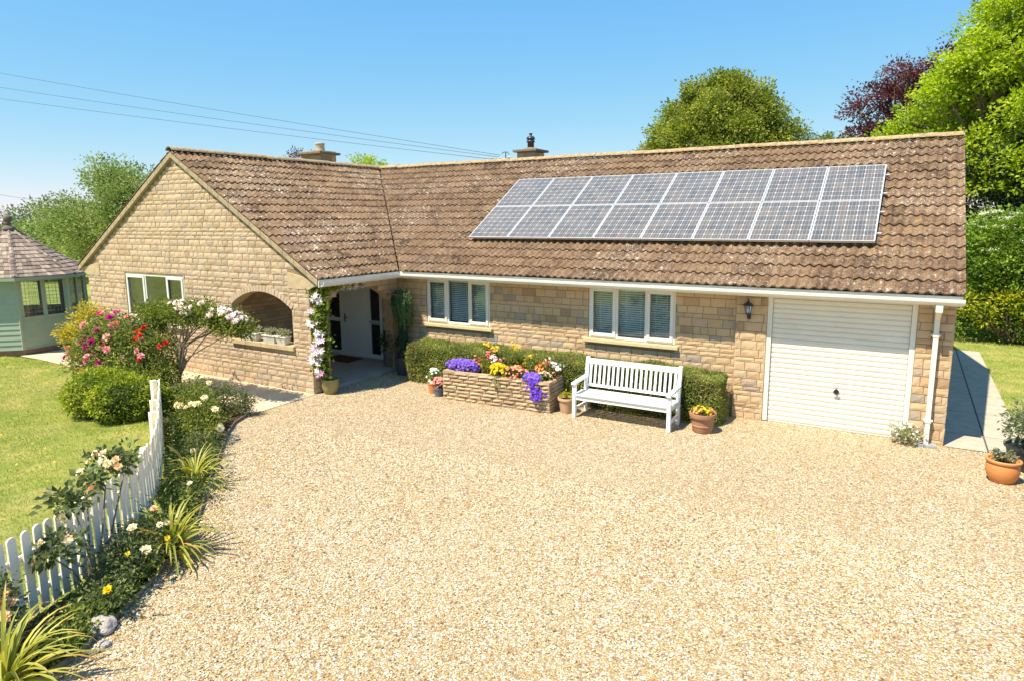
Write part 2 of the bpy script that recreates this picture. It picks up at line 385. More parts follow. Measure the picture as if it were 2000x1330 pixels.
# ------------------------------------------------------------------ geometry builder
class G:
    def __init__(s): s.v = []; s.f = []; s.mi = []; s.rn = []; s.nv = 0; s.uv = None
    def add(s, verts, faces, mi=0, rnd=None):
        verts = np.asarray(verts, float).reshape(-1, 3)
        s.v.append(verts)
        for i, fc in enumerate(faces):
            s.f.append(tuple(int(k)+s.nv for k in fc))
        k = len(faces); s.mi += [mi]*k
        s.rn += ([random.random()]*k if rnd is None else ([rnd]*k if isinstance(rnd, (int, float)) else list(rnd)))
        s.nv += len(verts); return s
    def box(s, x0, x1, y0, y1, z0, z1, mi=0, rnd=None):
        v = [(x, y, z) for z in (z0, z1) for y in (y0, y1) for x in (x0, x1)]
        return s.add(v, [(0, 2, 3, 1), (4, 5, 7, 6), (0, 1, 5, 4), (2, 6, 7, 3), (0, 4, 6, 2), (1, 3, 7, 5)], mi, rnd)
    def bar(s, p0, p1, w, h, up=(0, 0, 1), mi=0, rnd=None):
        p0, p1, up = Vector(p0), Vector(p1), Vector(up)
        d = (p1-p0).normalized(); a = d.cross(up).normalized()*w/2; b = a.cross(d).normalized()*h/2
        v = [p0-a-b, p0+a-b, p0+a+b, p0-a+b, p1-a-b, p1+a-b, p1+a+b, p1-a+b]
        return s.add([tuple(q) for q in v], [(0, 3, 2, 1), (4, 5, 6, 7), (0, 1, 5, 4), (1, 2, 6, 5), (2, 3, 7, 6), (3, 0, 4, 7)], mi, rnd)
    def prism(s, pts, vec, mi=0, rnd=None):
        n = len(pts); P = np.array(pts, float); Q = P+np.array(vec)
        return s.add(np.vstack([P, Q]), [tuple(range(n-1, -1, -1)), tuple(range(n, 2*n))]+[(i, (i+1) % n, n+(i+1) % n, n+i) for i in range(n)], mi, rnd)
    def tube(s, pts, rad, n=8, mi=0, rnd=None, cap=True):
        P = [Vector(p) for p in pts]; k = len(P)
        if isinstance(rad, (int, float)): rad = [rad]*k
        V = []; a = None
        for i, p in enumerate(P):
            d = (P[min(i+1, k-1)]-P[max(i-1, 0)])
            d = d.normalized() if d.length > 1e-9 else Vector((0, 0, 1))
            if a is None: a = d.orthogonal().normalized()
            a = (a-d*a.dot(d)); a = a.normalized() if a.length > 1e-6 else d.orthogonal().normalized()
            b = d.cross(a)
            for j in range(n):
                t = 2*math.pi*j/n
                V.append(tuple(p+(a*math.cos(t)+b*math.sin(t))*rad[i]))
        F = [(i*n+j, i*n+(j+1) % n, (i+1)*n+(j+1) % n, (i+1)*n+j) for i in range(k-1) for j in range(n)]
        if cap: F += [tuple(range(n-1, -1, -1)), tuple(range((k-1)*n, k*n))]
        return s.add(V, F, mi, rnd)
    def lathe(s, prof, c=(0, 0, 0), n=24, mi=0, rnd=None, sx=1, sy=1, ph=0):
        k = len(prof)
        V = [(c[0]+r*sx*math.cos(ph+2*math.pi*j/n), c[1]+r*sy*math.sin(ph+2*math.pi*j/n), c[2]+z) for r, z in prof for j in range(n)]
        F = [(i*n+j, i*n+(j+1) % n, (i+1)*n+(j+1) % n, (i+1)*n+j) for i in range(k-1) for j in range(n)]
        if prof[0][0] > 1e-4: F.append(tuple(range(n-1, -1, -1)))
        if prof[-1][0] > 1e-4: F.append(tuple(range((k-1)*n, k*n)))
        return s.add(V, F, mi, rnd)
    def mesh(s, name, mats, smooth=False, uv=None):
        V = np.vstack(s.v) if s.v else np.zeros((0, 3))
        cnt = np.array([len(f) for f in s.f], np.int32)
        idx = np.fromiter((i for f in s.f for i in f), np.int32)
        return np_mesh(name, V, cnt, idx, np.array(s.rn, np.float32), np.array(s.mi, np.int32), mats, smooth)
    def build(s, name, mats, parent=None, smooth=False, loc=None):
        if not isinstance(mats, (list, tuple)): mats = [mats]
        return mk(name, s.mesh(name, mats, smooth), parent, loc)

def np_mesh(name, V, cnt, idx, rnd, mi, mats, smooth=False):
    me = bpy.data.meshes.new(name)
    me.vertices.add(len(V)); me.vertices.foreach_set('co', np.asarray(V, np.float32).ravel())
    me.loops.add(len(idx)); me.loops.foreach_set('vertex_index', np.asarray(idx, np.int32))
    me.polygons.add(len(cnt)); st = np.zeros(len(cnt), np.int32); st[1:] = np.cumsum(cnt)[:-1]
    me.polygons.foreach_set('loop_start', st)
    if mi is not None: me.polygons.foreach_set('material_index', mi)
    me.polygons.foreach_set('use_smooth', np.full(len(cnt), bool(smooth)))
    at = me.attributes.new('rnd', 'FLOAT', 'FACE'); at.data.foreach_set('value', rnd)
    for m in mats: me.materials.append(MT[m] if isinstance(m, str) else m)
    me.update(calc_edges=True); me.validate()
    return me

def mk(name, me, parent=None, loc=None):
    o = bpy.data.objects.new(name, me); COL.objects.link(o)
    if loc is not None: o.location = loc
    if parent is not None:
        o.parent = parent
        # geometry is written in world coordinates unless loc is given
        if loc is None: o.matrix_parent_inverse = world_of(parent).inverted()
    return o
def world_of(o):
    m = Matrix.LocRotScale(o.location, o.rotation_euler, o.scale)
    return (world_of(o.parent) @ o.matrix_parent_inverse @ m) if o.parent else m

def tag(o, label=None, cat=None, group=None, kind=None):
    if label: o['label'] = label
    if cat: o['category'] = cat
    if group: o['group'] = group
    if kind: o['kind'] = kind
    return o
def thing(name, label, cat, loc=(0, 0, 0), rz=0, group=None):
    o = bpy.data.objects.new(name, None); COL.objects.link(o); o.location = loc; o.rotation_euler = (0, 0, rz)
    o.empty_display_size = .2
    return tag(o, label, cat, group)
def struct(name, g, mats): return tag(g.build(name, mats), kind='structure')
def bevel(o, w=.006, seg=2):
    m = o.modifiers.new('bevel', 'BEVEL'); m.width = w; m.segments = seg; m.limit_method = 'ANGLE'; m.angle_limit = R(40); return o

# leaves as arrays ------------------------------------------------------------
def unit(a): return a/np.maximum(np.linalg.norm(a, axis=-1, keepdims=True), 1e-9)
def leaf_arrays(C, size, axis=None, normal=None, aspect=.5, fold=.18, up=.5):
    """C (N,3) leaf base points, size (N,), axis = growing direction, normal = face direction."""
    N = len(C)
    if axis is None: axis = unit(rng.normal(size=(N, 3)))
    if normal is None:
        normal = rng.normal(size=(N, 3)); normal[:, 2] = np.abs(normal[:, 2])+up; normal = unit(normal)
    side = unit(np.cross(axis, normal)); nrm = np.cross(side, axis)
    s = np.asarray(size).reshape(-1, 1)*np.ones((N, 1))
    mid = C+axis*s*.45
    V = np.empty((N, 4, 3))
    V[:, 0] = C; V[:, 1] = mid+side*s*aspect*.5+nrm*s*fold
    V[:, 2] = C+axis*s; V[:, 3] = mid-side*s*aspect*.5+nrm*s*fold
    return V.reshape(-1, 3)
class L:
    """collects quads (leaves, petals) with material slots and a random value."""
    def __init__(s): s.V = []; s.r = []; s.m = []; s.g = G()
    def quads(s, V, mi=0, rnd=None):
        k = len(V)//4; s.V.append(V); s.r.append(rng.random(k) if rnd is None else np.asarray(rnd)*np.ones(k)); s.m.append(np.full(k, mi)); return s
    def build(s, name, mats, parent=None, smooth=False):
        if not isinstance(mats, (list, tuple)): mats = [mats]
        V = np.vstack(s.V) if s.V else np.zeros((0, 3)); nq = len(V)//4
        gv = np.vstack(s.g.v) if s.g.v else np.zeros((0, 3))
        cnt = np.concatenate([np.full(nq, 4, np.int32), np.array([len(f) for f in s.g.f], np.int32)]).astype(np.int32)
        idx = np.concatenate([np.arange(nq*4), np.array([i+nq*4 for f in s.g.f for i in f], np.int64)]).astype(np.int32)
        rn = np.concatenate(s.r+[np.array(s.g.rn, float)]).astype(np.float32)
        mi = np.concatenate(s.m+[np.array(s.g.mi, float)]).astype(np.int32)
        return mk(name, np_mesh(name, np.vstack([V, gv]), cnt, idx, rn, mi, mats, smooth), parent)

def lobe_points(lobes, n, r0=.75, r1=1.03, upbias=.25):
    """lobes: list of (cx,cy,cz,rx,ry,rz). returns points and outward normals."""
    Lb = np.array(lobes, float); w = (Lb[:, 3]*Lb[:, 4]*Lb[:, 5])**(2/3); w /= w.sum()
    k = rng.choice(len(Lb), n, p=w)
    d = rng.normal(size=(n, 3)); d[:, 2] += upbias; d = unit(d)
    rr = rng.uniform(r0, r1, (n, 1))**.6 if r0 < .3 else rng.uniform(r0, r1, (n, 1))
    P = Lb[k, :3]+d*Lb[k, 3:]*rr
    return P, d
def clumps(Lo, lobes, n_cl, per, cr, ls, mi=0, r0=.7, r1=1.05, zmin=None, aspect=.55, upbias=.25, flat=.7, up=.5, spread=.35):
    """twig clusters of leaves through the crown's volume; each cluster has its own tone."""
    P, d = lobe_points(lobes, n_cl, r0, r1, upbias)
    tone = np.clip(rng.normal(.5, spread*.6, n_cl), 0, 1)
    C = np.repeat(P, per, 0); off = np.clip(rng.normal(size=(len(C), 3)), -1.6, 1.6)*cr*rng.uniform(.5, 1.3, (n_cl, 1)).repeat(per, 0)
    off[:, 2] *= flat; C = C+off
    D = np.repeat(d, per, 0)
    ax = unit(off/cr+D*.6+rng.normal(size=C.shape)*.6)
    t = np.clip(np.repeat(tone, per)+rng.normal(0, .14, len(C)), 0, 1)
    if zmin is not None:
        k = C[:, 2] > zmin; C, ax, t = C[k], ax[k], t[k]
    Lo.quads(leaf_arrays(C, rng.uniform(.6, 1.25, len(C))*ls, ax, None, aspect, up=up), mi, t)
    return Lo
def blooms(Lo, C, Nrm, Rr, mi=0, layers=((6, .25, 1), (5, .8, .7)), aspect=1.0, rnd=None):
    C = np.asarray(C, float).reshape(-1, 3); Nn = unit(np.asarray(Nrm, float).reshape(-1, 3))
    k = len(C); Rr = np.asarray(Rr)*np.ones(k)
    a = unit(np.cross(Nn, rng.normal(size=(k, 3)))); b = np.cross(Nn, a)
    base = rng.random(k) if rnd is None else rnd*np.ones(k)
    for (n, tilt, sc_) in layers:
        ph0 = rng.random(k)*6.28
        for j in range(n):
            ph = ph0+2*np.pi*j/n+rng.normal(0, .12, k)
            rad = a*np.cos(ph)[:, None]+b*np.sin(ph)[:, None]
            ax = unit(rad*math.cos(tilt)+Nn*math.sin(tilt))
            nr = unit(Nn*math.cos(tilt)-rad*math.sin(tilt))
            V = leaf_arrays(C, Rr*sc_*rng.uniform(.85, 1.1, k), ax, nr, aspect, .12)
            Lo.quads(V, mi, np.clip(base+rng.normal(0, .2, k), 0, 1))
    return Lo
def trunk(g, base, lobes, r, fork, mi=0, sub=2, seed=0):
    rr = random.Random(seed)
    base = Vector(base); fork = Vector(fork)
    m = (base+fork)/2+Vector((rr.uniform(-.1, .1), rr.uniform(-.1, .1), 0))*(fork-base).length*.4
    g.tube([base-Vector((0, 0, .1)), base+(m-base)*.3, m, fork], [r*1.35, r*1.05, r*.9, r*.75], 9, mi)
    for lb in lobes:
        c = Vector(lb[:3]); d = c-fork
        k1 = fork+d*.45+Vector((rr.uniform(-1, 1), rr.uniform(-1, 1), rr.uniform(-.3, .6)))*d.length*.1
        g.tube([fork-Vector((0, 0, r*.3)), k1, c], [r*.5, r*.34, r*.16], 6, mi)
        for q in range(sub):
            e = c+Vector((rr.uniform(-1, 1)*lb[3], rr.uniform(-1, 1)*lb[4], rr.uniform(-.2, 1)*lb[5]))*.8
            s0 = k1+(c-k1)*rr.uniform(.1, .9)
            g.tube([s0, (s0+e)/2+Vector((0, 0, rr.uniform(-.05, .1)*lb[5])), e], [r*.2, r*.13, r*.03], 5, mi)
    return g

# ------------------------------------------------------------------ house dimensions
D = 2.92; LX = 11.80; W = 8.82; ZE = 2.55; OV = .38; HR = 5.44; DM = 8.83
SL = (HR-ZE)/(DM/2+OV); PIT = math.atan(SL)
SOF = 2.40; GY = -.10
WIN1 = (.90, 2.75, 1.28, 2.385); WIN2 = (5.26, 7.15, 1.28, 2.385)
GAR = (8.90, 11.27, 0, 2.385)
GWIN = (-6.99, -4.42, 1.22, 2.43)
ARCH_F = (-2.62, -.56, 1.0, 1.85, 2.20)     # u0,u1,sill,spring,top  (gable front)
ARCH_S = (-2.62, -.22, 0.0, 1.80, 2.28)     # y0,y1 of the side opening
def arch_z(a, u):
    u0, u1, z0, zs, zt = a; c = (u0+u1)/2; hw = (u1-u0)/2; rise = zt-zs
    Rr = (hw*hw+rise*rise)/(2*rise)
    return zt-Rr+math.sqrt(max(Rr*Rr-(u-c)**2, 0))
def arch_half(a, z):
    u0, u1, z0, zs, zt = a; hw = (u1-u0)/2; rise = zt-zs
    if z <= zs: return hw
    if z >= zt: return 0
    Rr = (hw*hw+rise*rise)/(2*rise); dz = z-(zt-Rr)
    return math.sqrt(max(Rr*Rr-dz*dz, 0))

def cut(iv, a, b):
    o = []
    for (s, e) in iv:
        if b <= s or a >= e: o.append((s, e)); continue
        if a > s: o.append((s, a))
        if b < e: o.append((b, e))
    return o
def brick_wall(g, O, U, Nn, z0, z1, intervals, heights=(.09, .135, .17, .145, .09, .15), lens=(.14, .34), rough=.0035, joint=.012, depth=.03, rnd_fn=None, seed=1):
    """rock-faced blocks laid in courses of mixed height: real blocks with real joints."""
    rr = random.Random(seed); O = Vector(O); U = Vector(U).normalized(); Nn = Vector(Nn).normalized()
    z = z0
    while z < z1-.02:
        h = min(rr.choice(heights), z1-z)
        if z1-(z+h) < .05: h = z1-z
        for (a, b) in intervals(z, z+h):
            u = a-rr.uniform(0, .2)
            while u < b:
                w = rr.uniform(*lens)
                if h < .11: w = min(w*1.25, lens[1]*1.15)
                e = u+w
                s0, e0 = max(u, a), min(e, b)
                if b-e0 < .06: e0 = b; e = b+.001
                u = e
                if e0-s0 < .03: continue
                nu = max(2, int((e0-s0)/.09)+1); nv = 3 if h > .1 else 2
                V = []
                pr = rr.uniform(-.003, .006)
                for j in range(nv+1):
                    for i in range(nu+1):
                        edge = i in (0, nu) or j in (0, nv)
                        uu = s0+joint/2+(e0-s0-joint)*i/nu; zz = z+joint/2+(h-joint)*j/nv
                        if edge: d = -.0035+rr.uniform(-.0025, .0015)
                        else:
                            d = rough+rr.uniform(-rough, rough)*.9; uu += rr.uniform(-.012, .012); zz += rr.uniform(-.008, .008)
                        p = O+U*uu+Nn*(d+pr); V.append((p.x, p.y, O.z+zz))
                k = (nu+1)*(nv+1)
                F = [(j*(nu+1)+i, j*(nu+1)+i+1, (j+1)*(nu+1)+i+1, (j+1)*(nu+1)+i) for j in range(nv) for i in range(nu)]
                ring = [i for i in range(nu+1)]+[(j)*(nu+1)+nu for j in range(1, nv+1)]+[nv*(nu+1)+i for i in range(nu-1, -1, -1)]+[j*(nu+1) for j in range(nv-1, 0, -1)]
                back = []
                for q in ring:
                    v = Vector(V[q])-Nn*depth; back.append(len(V)); V.append(tuple(v))
                m = len(ring)
                F += [(ring[(i+1) % m], ring[i], back[i], back[(i+1) % m]) for i in range(m)]
                r_ = rr.random() if rnd_fn is None else rnd_fn(rr, s0, z)
                g.add(V, F, 0, r_)
        z += h
    return g

# ------------------------------------------------------------------ HOUSE
house = thing('bungalow', 'long buff stone bungalow with brown tiled L-shaped roof', 'house', (4, 0, 0))

# --- core walls (mortar faced) behind the stone blocks
g = G()
y0, y1 = .009, .30
def core_front(x0, x1, holes):
    xs = sorted(set([x0, x1]+[h[0] for h in holes]+[h[1] for h in holes]))
    for a, b in zip(xs[:-1], xs[1:]):
        hh = [h for h in holes if h[0] <= a and h[1] >= b]
        if not hh: g.box(a, b, y0, y1, 0, SOF); continue
        _, _, za, zb = hh[0]
        if za > 0: g.box(a, b, y0, y1, 0, za)
        if zb < SOF-.005: g.box(a, b, y0, y1, zb, SOF)
core_front(0, 8.36, [WIN1, WIN2])
g.box(8.34, 8.90, GY+.009, .295, 0, SOF+.001)        # garage pier
g.box(11.27, LX-.002, GY+.009, .295, 0, SOF+.001)
g.box(8.90, 11.27, GY+.02, .29, 2.385, SOF)
# porch door wall at y=.4
g.box(-3.3, -2.98, .412, .7, 0, 2.36); g.box(-.92, 0.012, .412, .7, 0, 2.36); g.box(-2.98, -.92, .412, .7, 2.08, 2.36)
g.build('wall', 'mortar', house)

g = G()
def iv_main(za, zb):
    iv = [(0.0, 8.345)]
    for w in (WIN1, WIN2):
        if za < w[3]-.02 and zb > w[2]-.10+.02: iv = cut(iv, w[0], w[1])
    return iv
def rf(rr, u, z): return min(1, max(0, rr.gauss(.5, .28)))
brick_wall(g, (0, 0, 0), (1, 0, 0), (0, -1, 0), 0, SOF, iv_main, rnd_fn=rf, seed=3)
brick_wall(g, (0, GY, 0), (1, 0, 0), (0, -1, 0), 0, SOF, lambda a, b: [(8.34, 8.90)], lens=(.16, .34), rnd_fn=rf, seed=4)
brick_wall(g, (0, GY, 0), (1, 0, 0), (0, -1, 0), 0, SOF, lambda a, b: [(11.27, 11.80)], lens=(.18, .36), rnd_fn=rf, seed=5)
brick_wall(g, (8.345, 0, 0), (0, 1, 0), (-1, 0, 0), 0, SOF, lambda a, b: [(GY, .0)], lens=(.2, .3), rnd_fn=rf, seed=6)
brick_wall(g, (LX, 0, 0), (0, 1, 0), (1, 0, 0), 0, SOF, lambda a, b: [(GY, DM)], rnd_fn=rf, seed=7)
brick_wall(g, (LX, 0, 0), (0, 1, 0), (1, 0, 0), SOF, HR-.15, lambda a, b: [(max(GY, (b-ZE+.12)/SL-OV), min(DM, DM-(b-ZE+.12)/SL+OV))], rnd_fn=rf, seed=8)
brick_wall(g, (8.90, 0, 0), (0, 1, 0), (1, 0, 0), 0, SOF, lambda a, b: [(GY, .02)], lens=(.2, .3), rnd_fn=rf, seed=9)
# porch interior faces
brick_wall(g, (0, .40, 0), (1, 0, 0), (0, -1, 0), .08, 2.36, lambda a, b: [(-3.0, -2.98), (-.92, 0)], rnd_fn=rf, seed=10)
brick_wall(g, (-3.0, 0, 0), (0, 1, 0), (1, 0, 0), .08, 2.36, lambda a, b: [(-2.6, .40)], rnd_fn=rf, seed=11)
g.build('stone_facing', 'stone', house)

# --- gable wing
g = G()
yb0, yb1 = -D+.009, -D+.29
def roof_z(x): return ZE+((W/2+OV)-abs(x+W/2))*SL
# solid parts round openings
def col_box(xa, xb, za, zb):
    g.add([(xa, yb0, za), (xb, yb0, za), (xb, yb1, za), (xa, yb1, za), (xa, yb0, zb[0]), (xb, yb0, zb[1]), (xb, yb1, zb[1]), (xa, yb1, zb[0])],
          [(0, 3, 2, 1), (4, 5, 6, 7), (0, 1, 5, 4), (1, 2, 6, 5), (2, 3, 7, 6), (3, 0, 4, 7)])
top = lambda x: roof_z(x)-.14
xs = [-W, GWIN[0], GWIN[1], -W/2, ARCH_F[0], ARCH_F[1], 0]
for a, b in ((-W, GWIN[0]), (-4.42, -4.41), (-4.41, ARCH_F[0]), (ARCH_F[1], -.012)): col_box(a, b, 0, (top(a), top(b)))
col_box(GWIN[0], GWIN[1], 0, (GWIN[2], GWIN[2])); col_box(GWIN[0], GWIN[1], GWIN[3], (top(GWIN[0]), top(GWIN[1])))
col_box(ARCH_F[0], ARCH_F[1], 0, (ARCH_F[2], ARCH_F[2]))
na = 24
for i in range(na):
    a = ARCH_F[0]+(ARCH_F[1]-ARCH_F[0])*i/na; b = ARCH_F[0]+(ARCH_F[1]-ARCH_F[0])*(i+1)/na
    za, zb = arch_z(ARCH_F, a), arch_z(ARCH_F, b)
    ta, tb = top(a), top(b)
    g.add([(a, yb0, za), (b, yb0, zb), (b, yb1, zb), (a, yb1, za), (a, yb0, ta), (b, yb0, tb), (b, yb1, tb), (a, yb1, ta)],
          [(0, 3, 2, 1), (4, 5, 6, 7), (0, 1, 5, 4), (1, 2, 6, 5), (2, 3, 7, 6), (3, 0, 4, 7)])
# left, rear and inner walls
g.box(-W, -W+.29, yb1, DM-.01, 0, SOF); g.box(-W+.29, LX-.3, DM-.3, DM-.01, 0, SOF); g.box(LX-.29, LX-.012, .30, DM-.01, 0, SOF)
g.prism([(LX-.2, .0, SOF), (LX-.2, DM, SOF), (LX-.2, DM/2, HR-.12)], (.188, 0, 0))
g.box(-3.3, -3.012, yb1, .41, 0, 2.36)
# side wall of the porch (plane x=0) with arch
xa, xb = -.29, -.012
g.box(xa, xb, yb1, ARCH_S[0], 0, SOF); g.box(xa, xb, ARCH_S[1], .40, 0, SOF)
for i in range(na):
    a = ARCH_S[0]+(ARCH_S[1]-ARCH_S[0])*i/na; b = ARCH_S[0]+(ARCH_S[1]-ARCH_S[0])*(i+1)/na
    za, zb = arch_z(ARCH_S, a), arch_z(ARCH_S, b)
    g.add([(xa, a, za), (xb, a, za), (xb, b, zb), (xa, b, zb), (xa, a, SOF), (xb, a, SOF), (xb, b, SOF), (xa, b, SOF)],
          [(0, 3, 2, 1), (4, 5, 6, 7), (0, 1, 5, 4), (1, 2, 6, 5), (2, 3, 7, 6), (3, 0, 4, 7)])
g.build('gable_wall', 'mortar', house)

g = G()
def iv_gable(za, zb):
    xr = (zb+.14-ZE)/SL
    hw = min(W/2, W/2+OV-xr)
    iv = [(-W/2-hw, -W/2+hw)] if hw > .03 else []
    m = (za+zb)/2
    if za < GWIN[3]-.02 and zb > GWIN[2]-.06: iv = cut(iv, GWIN[0], GWIN[1])
    if za > ARCH_F[2]-.09 and m < ARCH_F[4]+.12:
        a2 = (ARCH_F[0]-.12*(m > ARCH_F[3]-.05), ARCH_F[1]+.12*(m > ARCH_F[3]-.05), 0, ARCH_F[3], ARCH_F[4]+.115)
        h = arch_half(a2, m); c = (ARCH_F[0]+ARCH_F[1])/2
        if h > 0: iv = cut(iv, c-h, c+h)
    # smooth kneeler stones take the eave corners
    if za > 2.30 and za < 2.66: iv = cut(cut(iv, -.62, 1), -W-1, -W+.62)
    return iv
brick_wall(g, (0, -D, 0), (1, 0, 0), (0, -1, 0), 0, HR-.2, iv_gable, heights=(.09, .14, .14, .15, .095), lens=(.15, .36), seed=21)
brick_wall(g, (0, 0, 0), (0, 1, 0), (1, 0, 0), 0, SOF, lambda a, b: [(-D, ARCH_S[0])] if (a+b)/2 < ARCH_S[3] else cut([(-D, 0.0)], (ARCH_S[0]+ARCH_S[1])/2-arch_half(ARCH_S, (a+b)/2), (ARCH_S[0]+ARCH_S[1])/2+arch_half(ARCH_S, (a+b)/2)) if a < ARCH_S[4] else [(-D, 0.0)], lens=(.2, .36), seed=22)
brick_wall(g, (-W, 0, 0), (0, 1, 0), (-1, 0, 0), 0, SOF, lambda a, b: [(-D, DM)], seed=23)
# jambs of the front opening and side pillar reveal
brick_wall(g, (ARCH_F[1], 0, 0), (0, 1, 0), (-1, 0, 0), ARCH_F[2], ARCH_F[3], lambda a, b: [(-D, -D+.29)], seed=24)
brick_wall(g, (ARCH_F[0], 0, 0), (0, 1, 0), (1, 0, 0), ARCH_F[2], ARCH_F[3], lambda a, b: [(-D, -D+.29)], seed=25)
brick_wall(g, (0, ARCH_S[0], 0), (1, 0, 0), (0, 1, 0), 0, ARCH_S[3], lambda a, b: [(-.29, 0)], seed=26)
# arch ring voussoirs
def voussoirs(g, a, mapf, depth=.13, n=22, th=.04, seed=5):
    rr = random.Random(seed); u0, u1, z0, zs, zt = a; c = (u0+u1)/2; hw = (u1-u0)/2; rise = zt-zs
    Rr = (hw*hw+rise*rise)/(2*rise); zc = zt-Rr; A = math.asin(hw/Rr)
    for i in range(n):
        t0 = -A+2*A*i/n+.004; t1 = -A+2*A*(i+1)/n-.004
        P = []
        for (t, r_) in ((t0, Rr), (t1, Rr), (t1, Rr+depth), (t0, Rr+depth)): P.append((c+r_*math.sin(t), zc+r_*math.cos(t)))
        pr = rr.uniform(.0, .008)
        front = [mapf(u, z, pr+.006) for u, z in P]; back = [mapf(u, z, -th) for u, z in P]
        g.add(front+back, [(0, 1, 2, 3), (7, 6, 5, 4), (0, 4, 5, 1), (1, 5, 6, 2), (2, 6, 7, 3), (3, 7, 4, 0)], 0, rr.uniform(.3, .8))
voussoirs(g, ARCH_F, lambda u, z, d: (u, -D-d, z))
g.build('gable_stone_facing', 'stone_gable', house)
g = G()
# smooth soffits of both arches and lintel face over the side arch
def arch_lining(a, mapf, d0, d1, n=24):
    V = []; 
    for i in range(n+1):
        u = a[0]+(a[1]-a[0])*i/n; z = arch_z(a, u)-.004
        V += [mapf(u, z, d0), mapf(u, z, d1)]
    g.add(V, [(2*i, 2*i+1, 2*i+3, 2*i+2) for i in range(n)])
arch_lining(ARCH_F, lambda u, z, d: (u, -D+d, z), -.004, .29); arch_lining(ARCH_S, lambda u, z, d: (d, u, z), .004, -.29)
g.build('arch_lining', 'kneeler', house)
# kneelers
for s, nm in ((1, 'r'), (-1, 'l')):
    g = G(); xc = 0 if s == 1 else -W
    P = [(xc-s*.62, -D-.012, 2.32), (xc+s*.02, -D-.012, 2.32), (xc+s*.30, -D-.012, 2.45), (xc+s*.34, -D-.012, 2.52), (xc-s*.30, -D-.012, 2.52+.38), (xc-s*.62, -D-.012, 2.60)]
    P = [(xc-s*.62, -D-.012, 2.31), (xc+s*.02, -D-.012, 2.31), (xc+s*.30, -D-.012, 2.44), (xc+s*.34, -D-.012, 2.50), (xc-s*.56, -D-.012, 2.50+.90*SL*.30), (xc-s*.62, -D-.012, 2.66)]
    if s == 1: P = P[::-1]
    bevel(g.prism(P, (0, .25, 0)).build('kneeler_stone', 'kneeler', house), .006)
# verge bands under the tiles
for s in (1, -1):
    g = G(); a = Vector((-W/2, 0, HR-.01)); b = Vector((-W/2+s*(W/2+OV-.02), 0, ZE-.01)); n_ = 14; rr = random.Random(3)
    for i in range(n_):
        p = a.lerp(b, i/n_); q = a.lerp(b, (i+1)/n_-.0012)
        V = [(p.x, -D-.075, p.z-.13), (q.x, -D-.075, q.z-.13), (q.x, -D-.075, q.z), (p.x, -D-.075, p.z), (p.x, -D+.1, p.z-.13), (q.x, -D+.1, q.z-.13), (q.x, -D+.1, q.z), (p.x, -D+.1, p.z)]
        F = [(0, 1, 2, 3), (4, 7, 6, 5), (0, 4, 5, 1), (3, 2, 6, 7), (0, 3, 7, 4), (1, 5, 6, 2)]
        if s == -1: F = [f[::-1] for f in F]
        g.add(V, F)
    bevel(g.build('verge', 'coping', house), .008)
g = G()
for s in (1, -1):
    a = Vector((0, DM/2, HR-.02)); b = Vector((0, DM/2+s*(DM/2+OV-.03), ZE-.02))
    V = [(x, p.y, p.z+dz) for x in (LX+.0, LX+.055) for p, dz in ((a, -.12), (b, -.12), (b, 0), (a, 0))]
    g.add(V, [(0, 1, 2, 3), (7, 6, 5, 4), (0, 4, 5, 1), (3, 2, 6, 7), (1, 5, 6, 2)])
g.build('verge', 'coping', house)

# sills
for (w, y, pr) in ((WIN1, 0, .09), (WIN2, 0, .09)):
    g = G(); g.box(w[0]-.09, w[1]+.09, y-pr, y+.1, w[2]-.085, w[2]-.012); bevel(g.build('sill', 'sill', house), .008)
g = G(); n_ = 4
for i in range(n_):
    a = ARCH_F[0]-.05+(ARCH_F[1]-ARCH_F[0]+.1)*i/n_; b = ARCH_F[0]-.05+(ARCH_F[1]-ARCH_F[0]+.1)*(i+1)/n_-.006
    g.box(a, b, -D-.06, -D+.34, ARCH_F[2]-.07, ARCH_F[2]+.035)
bevel(g.build('sill', 'kneeler', house), .008)
g = G(); g.box(GWIN[0]-.05, GWIN[1]+.05, -D-.10, -D+.1, GWIN[2]-.11, GWIN[2]-.01); bevel(g.build('sill', 'frame', house), .008)

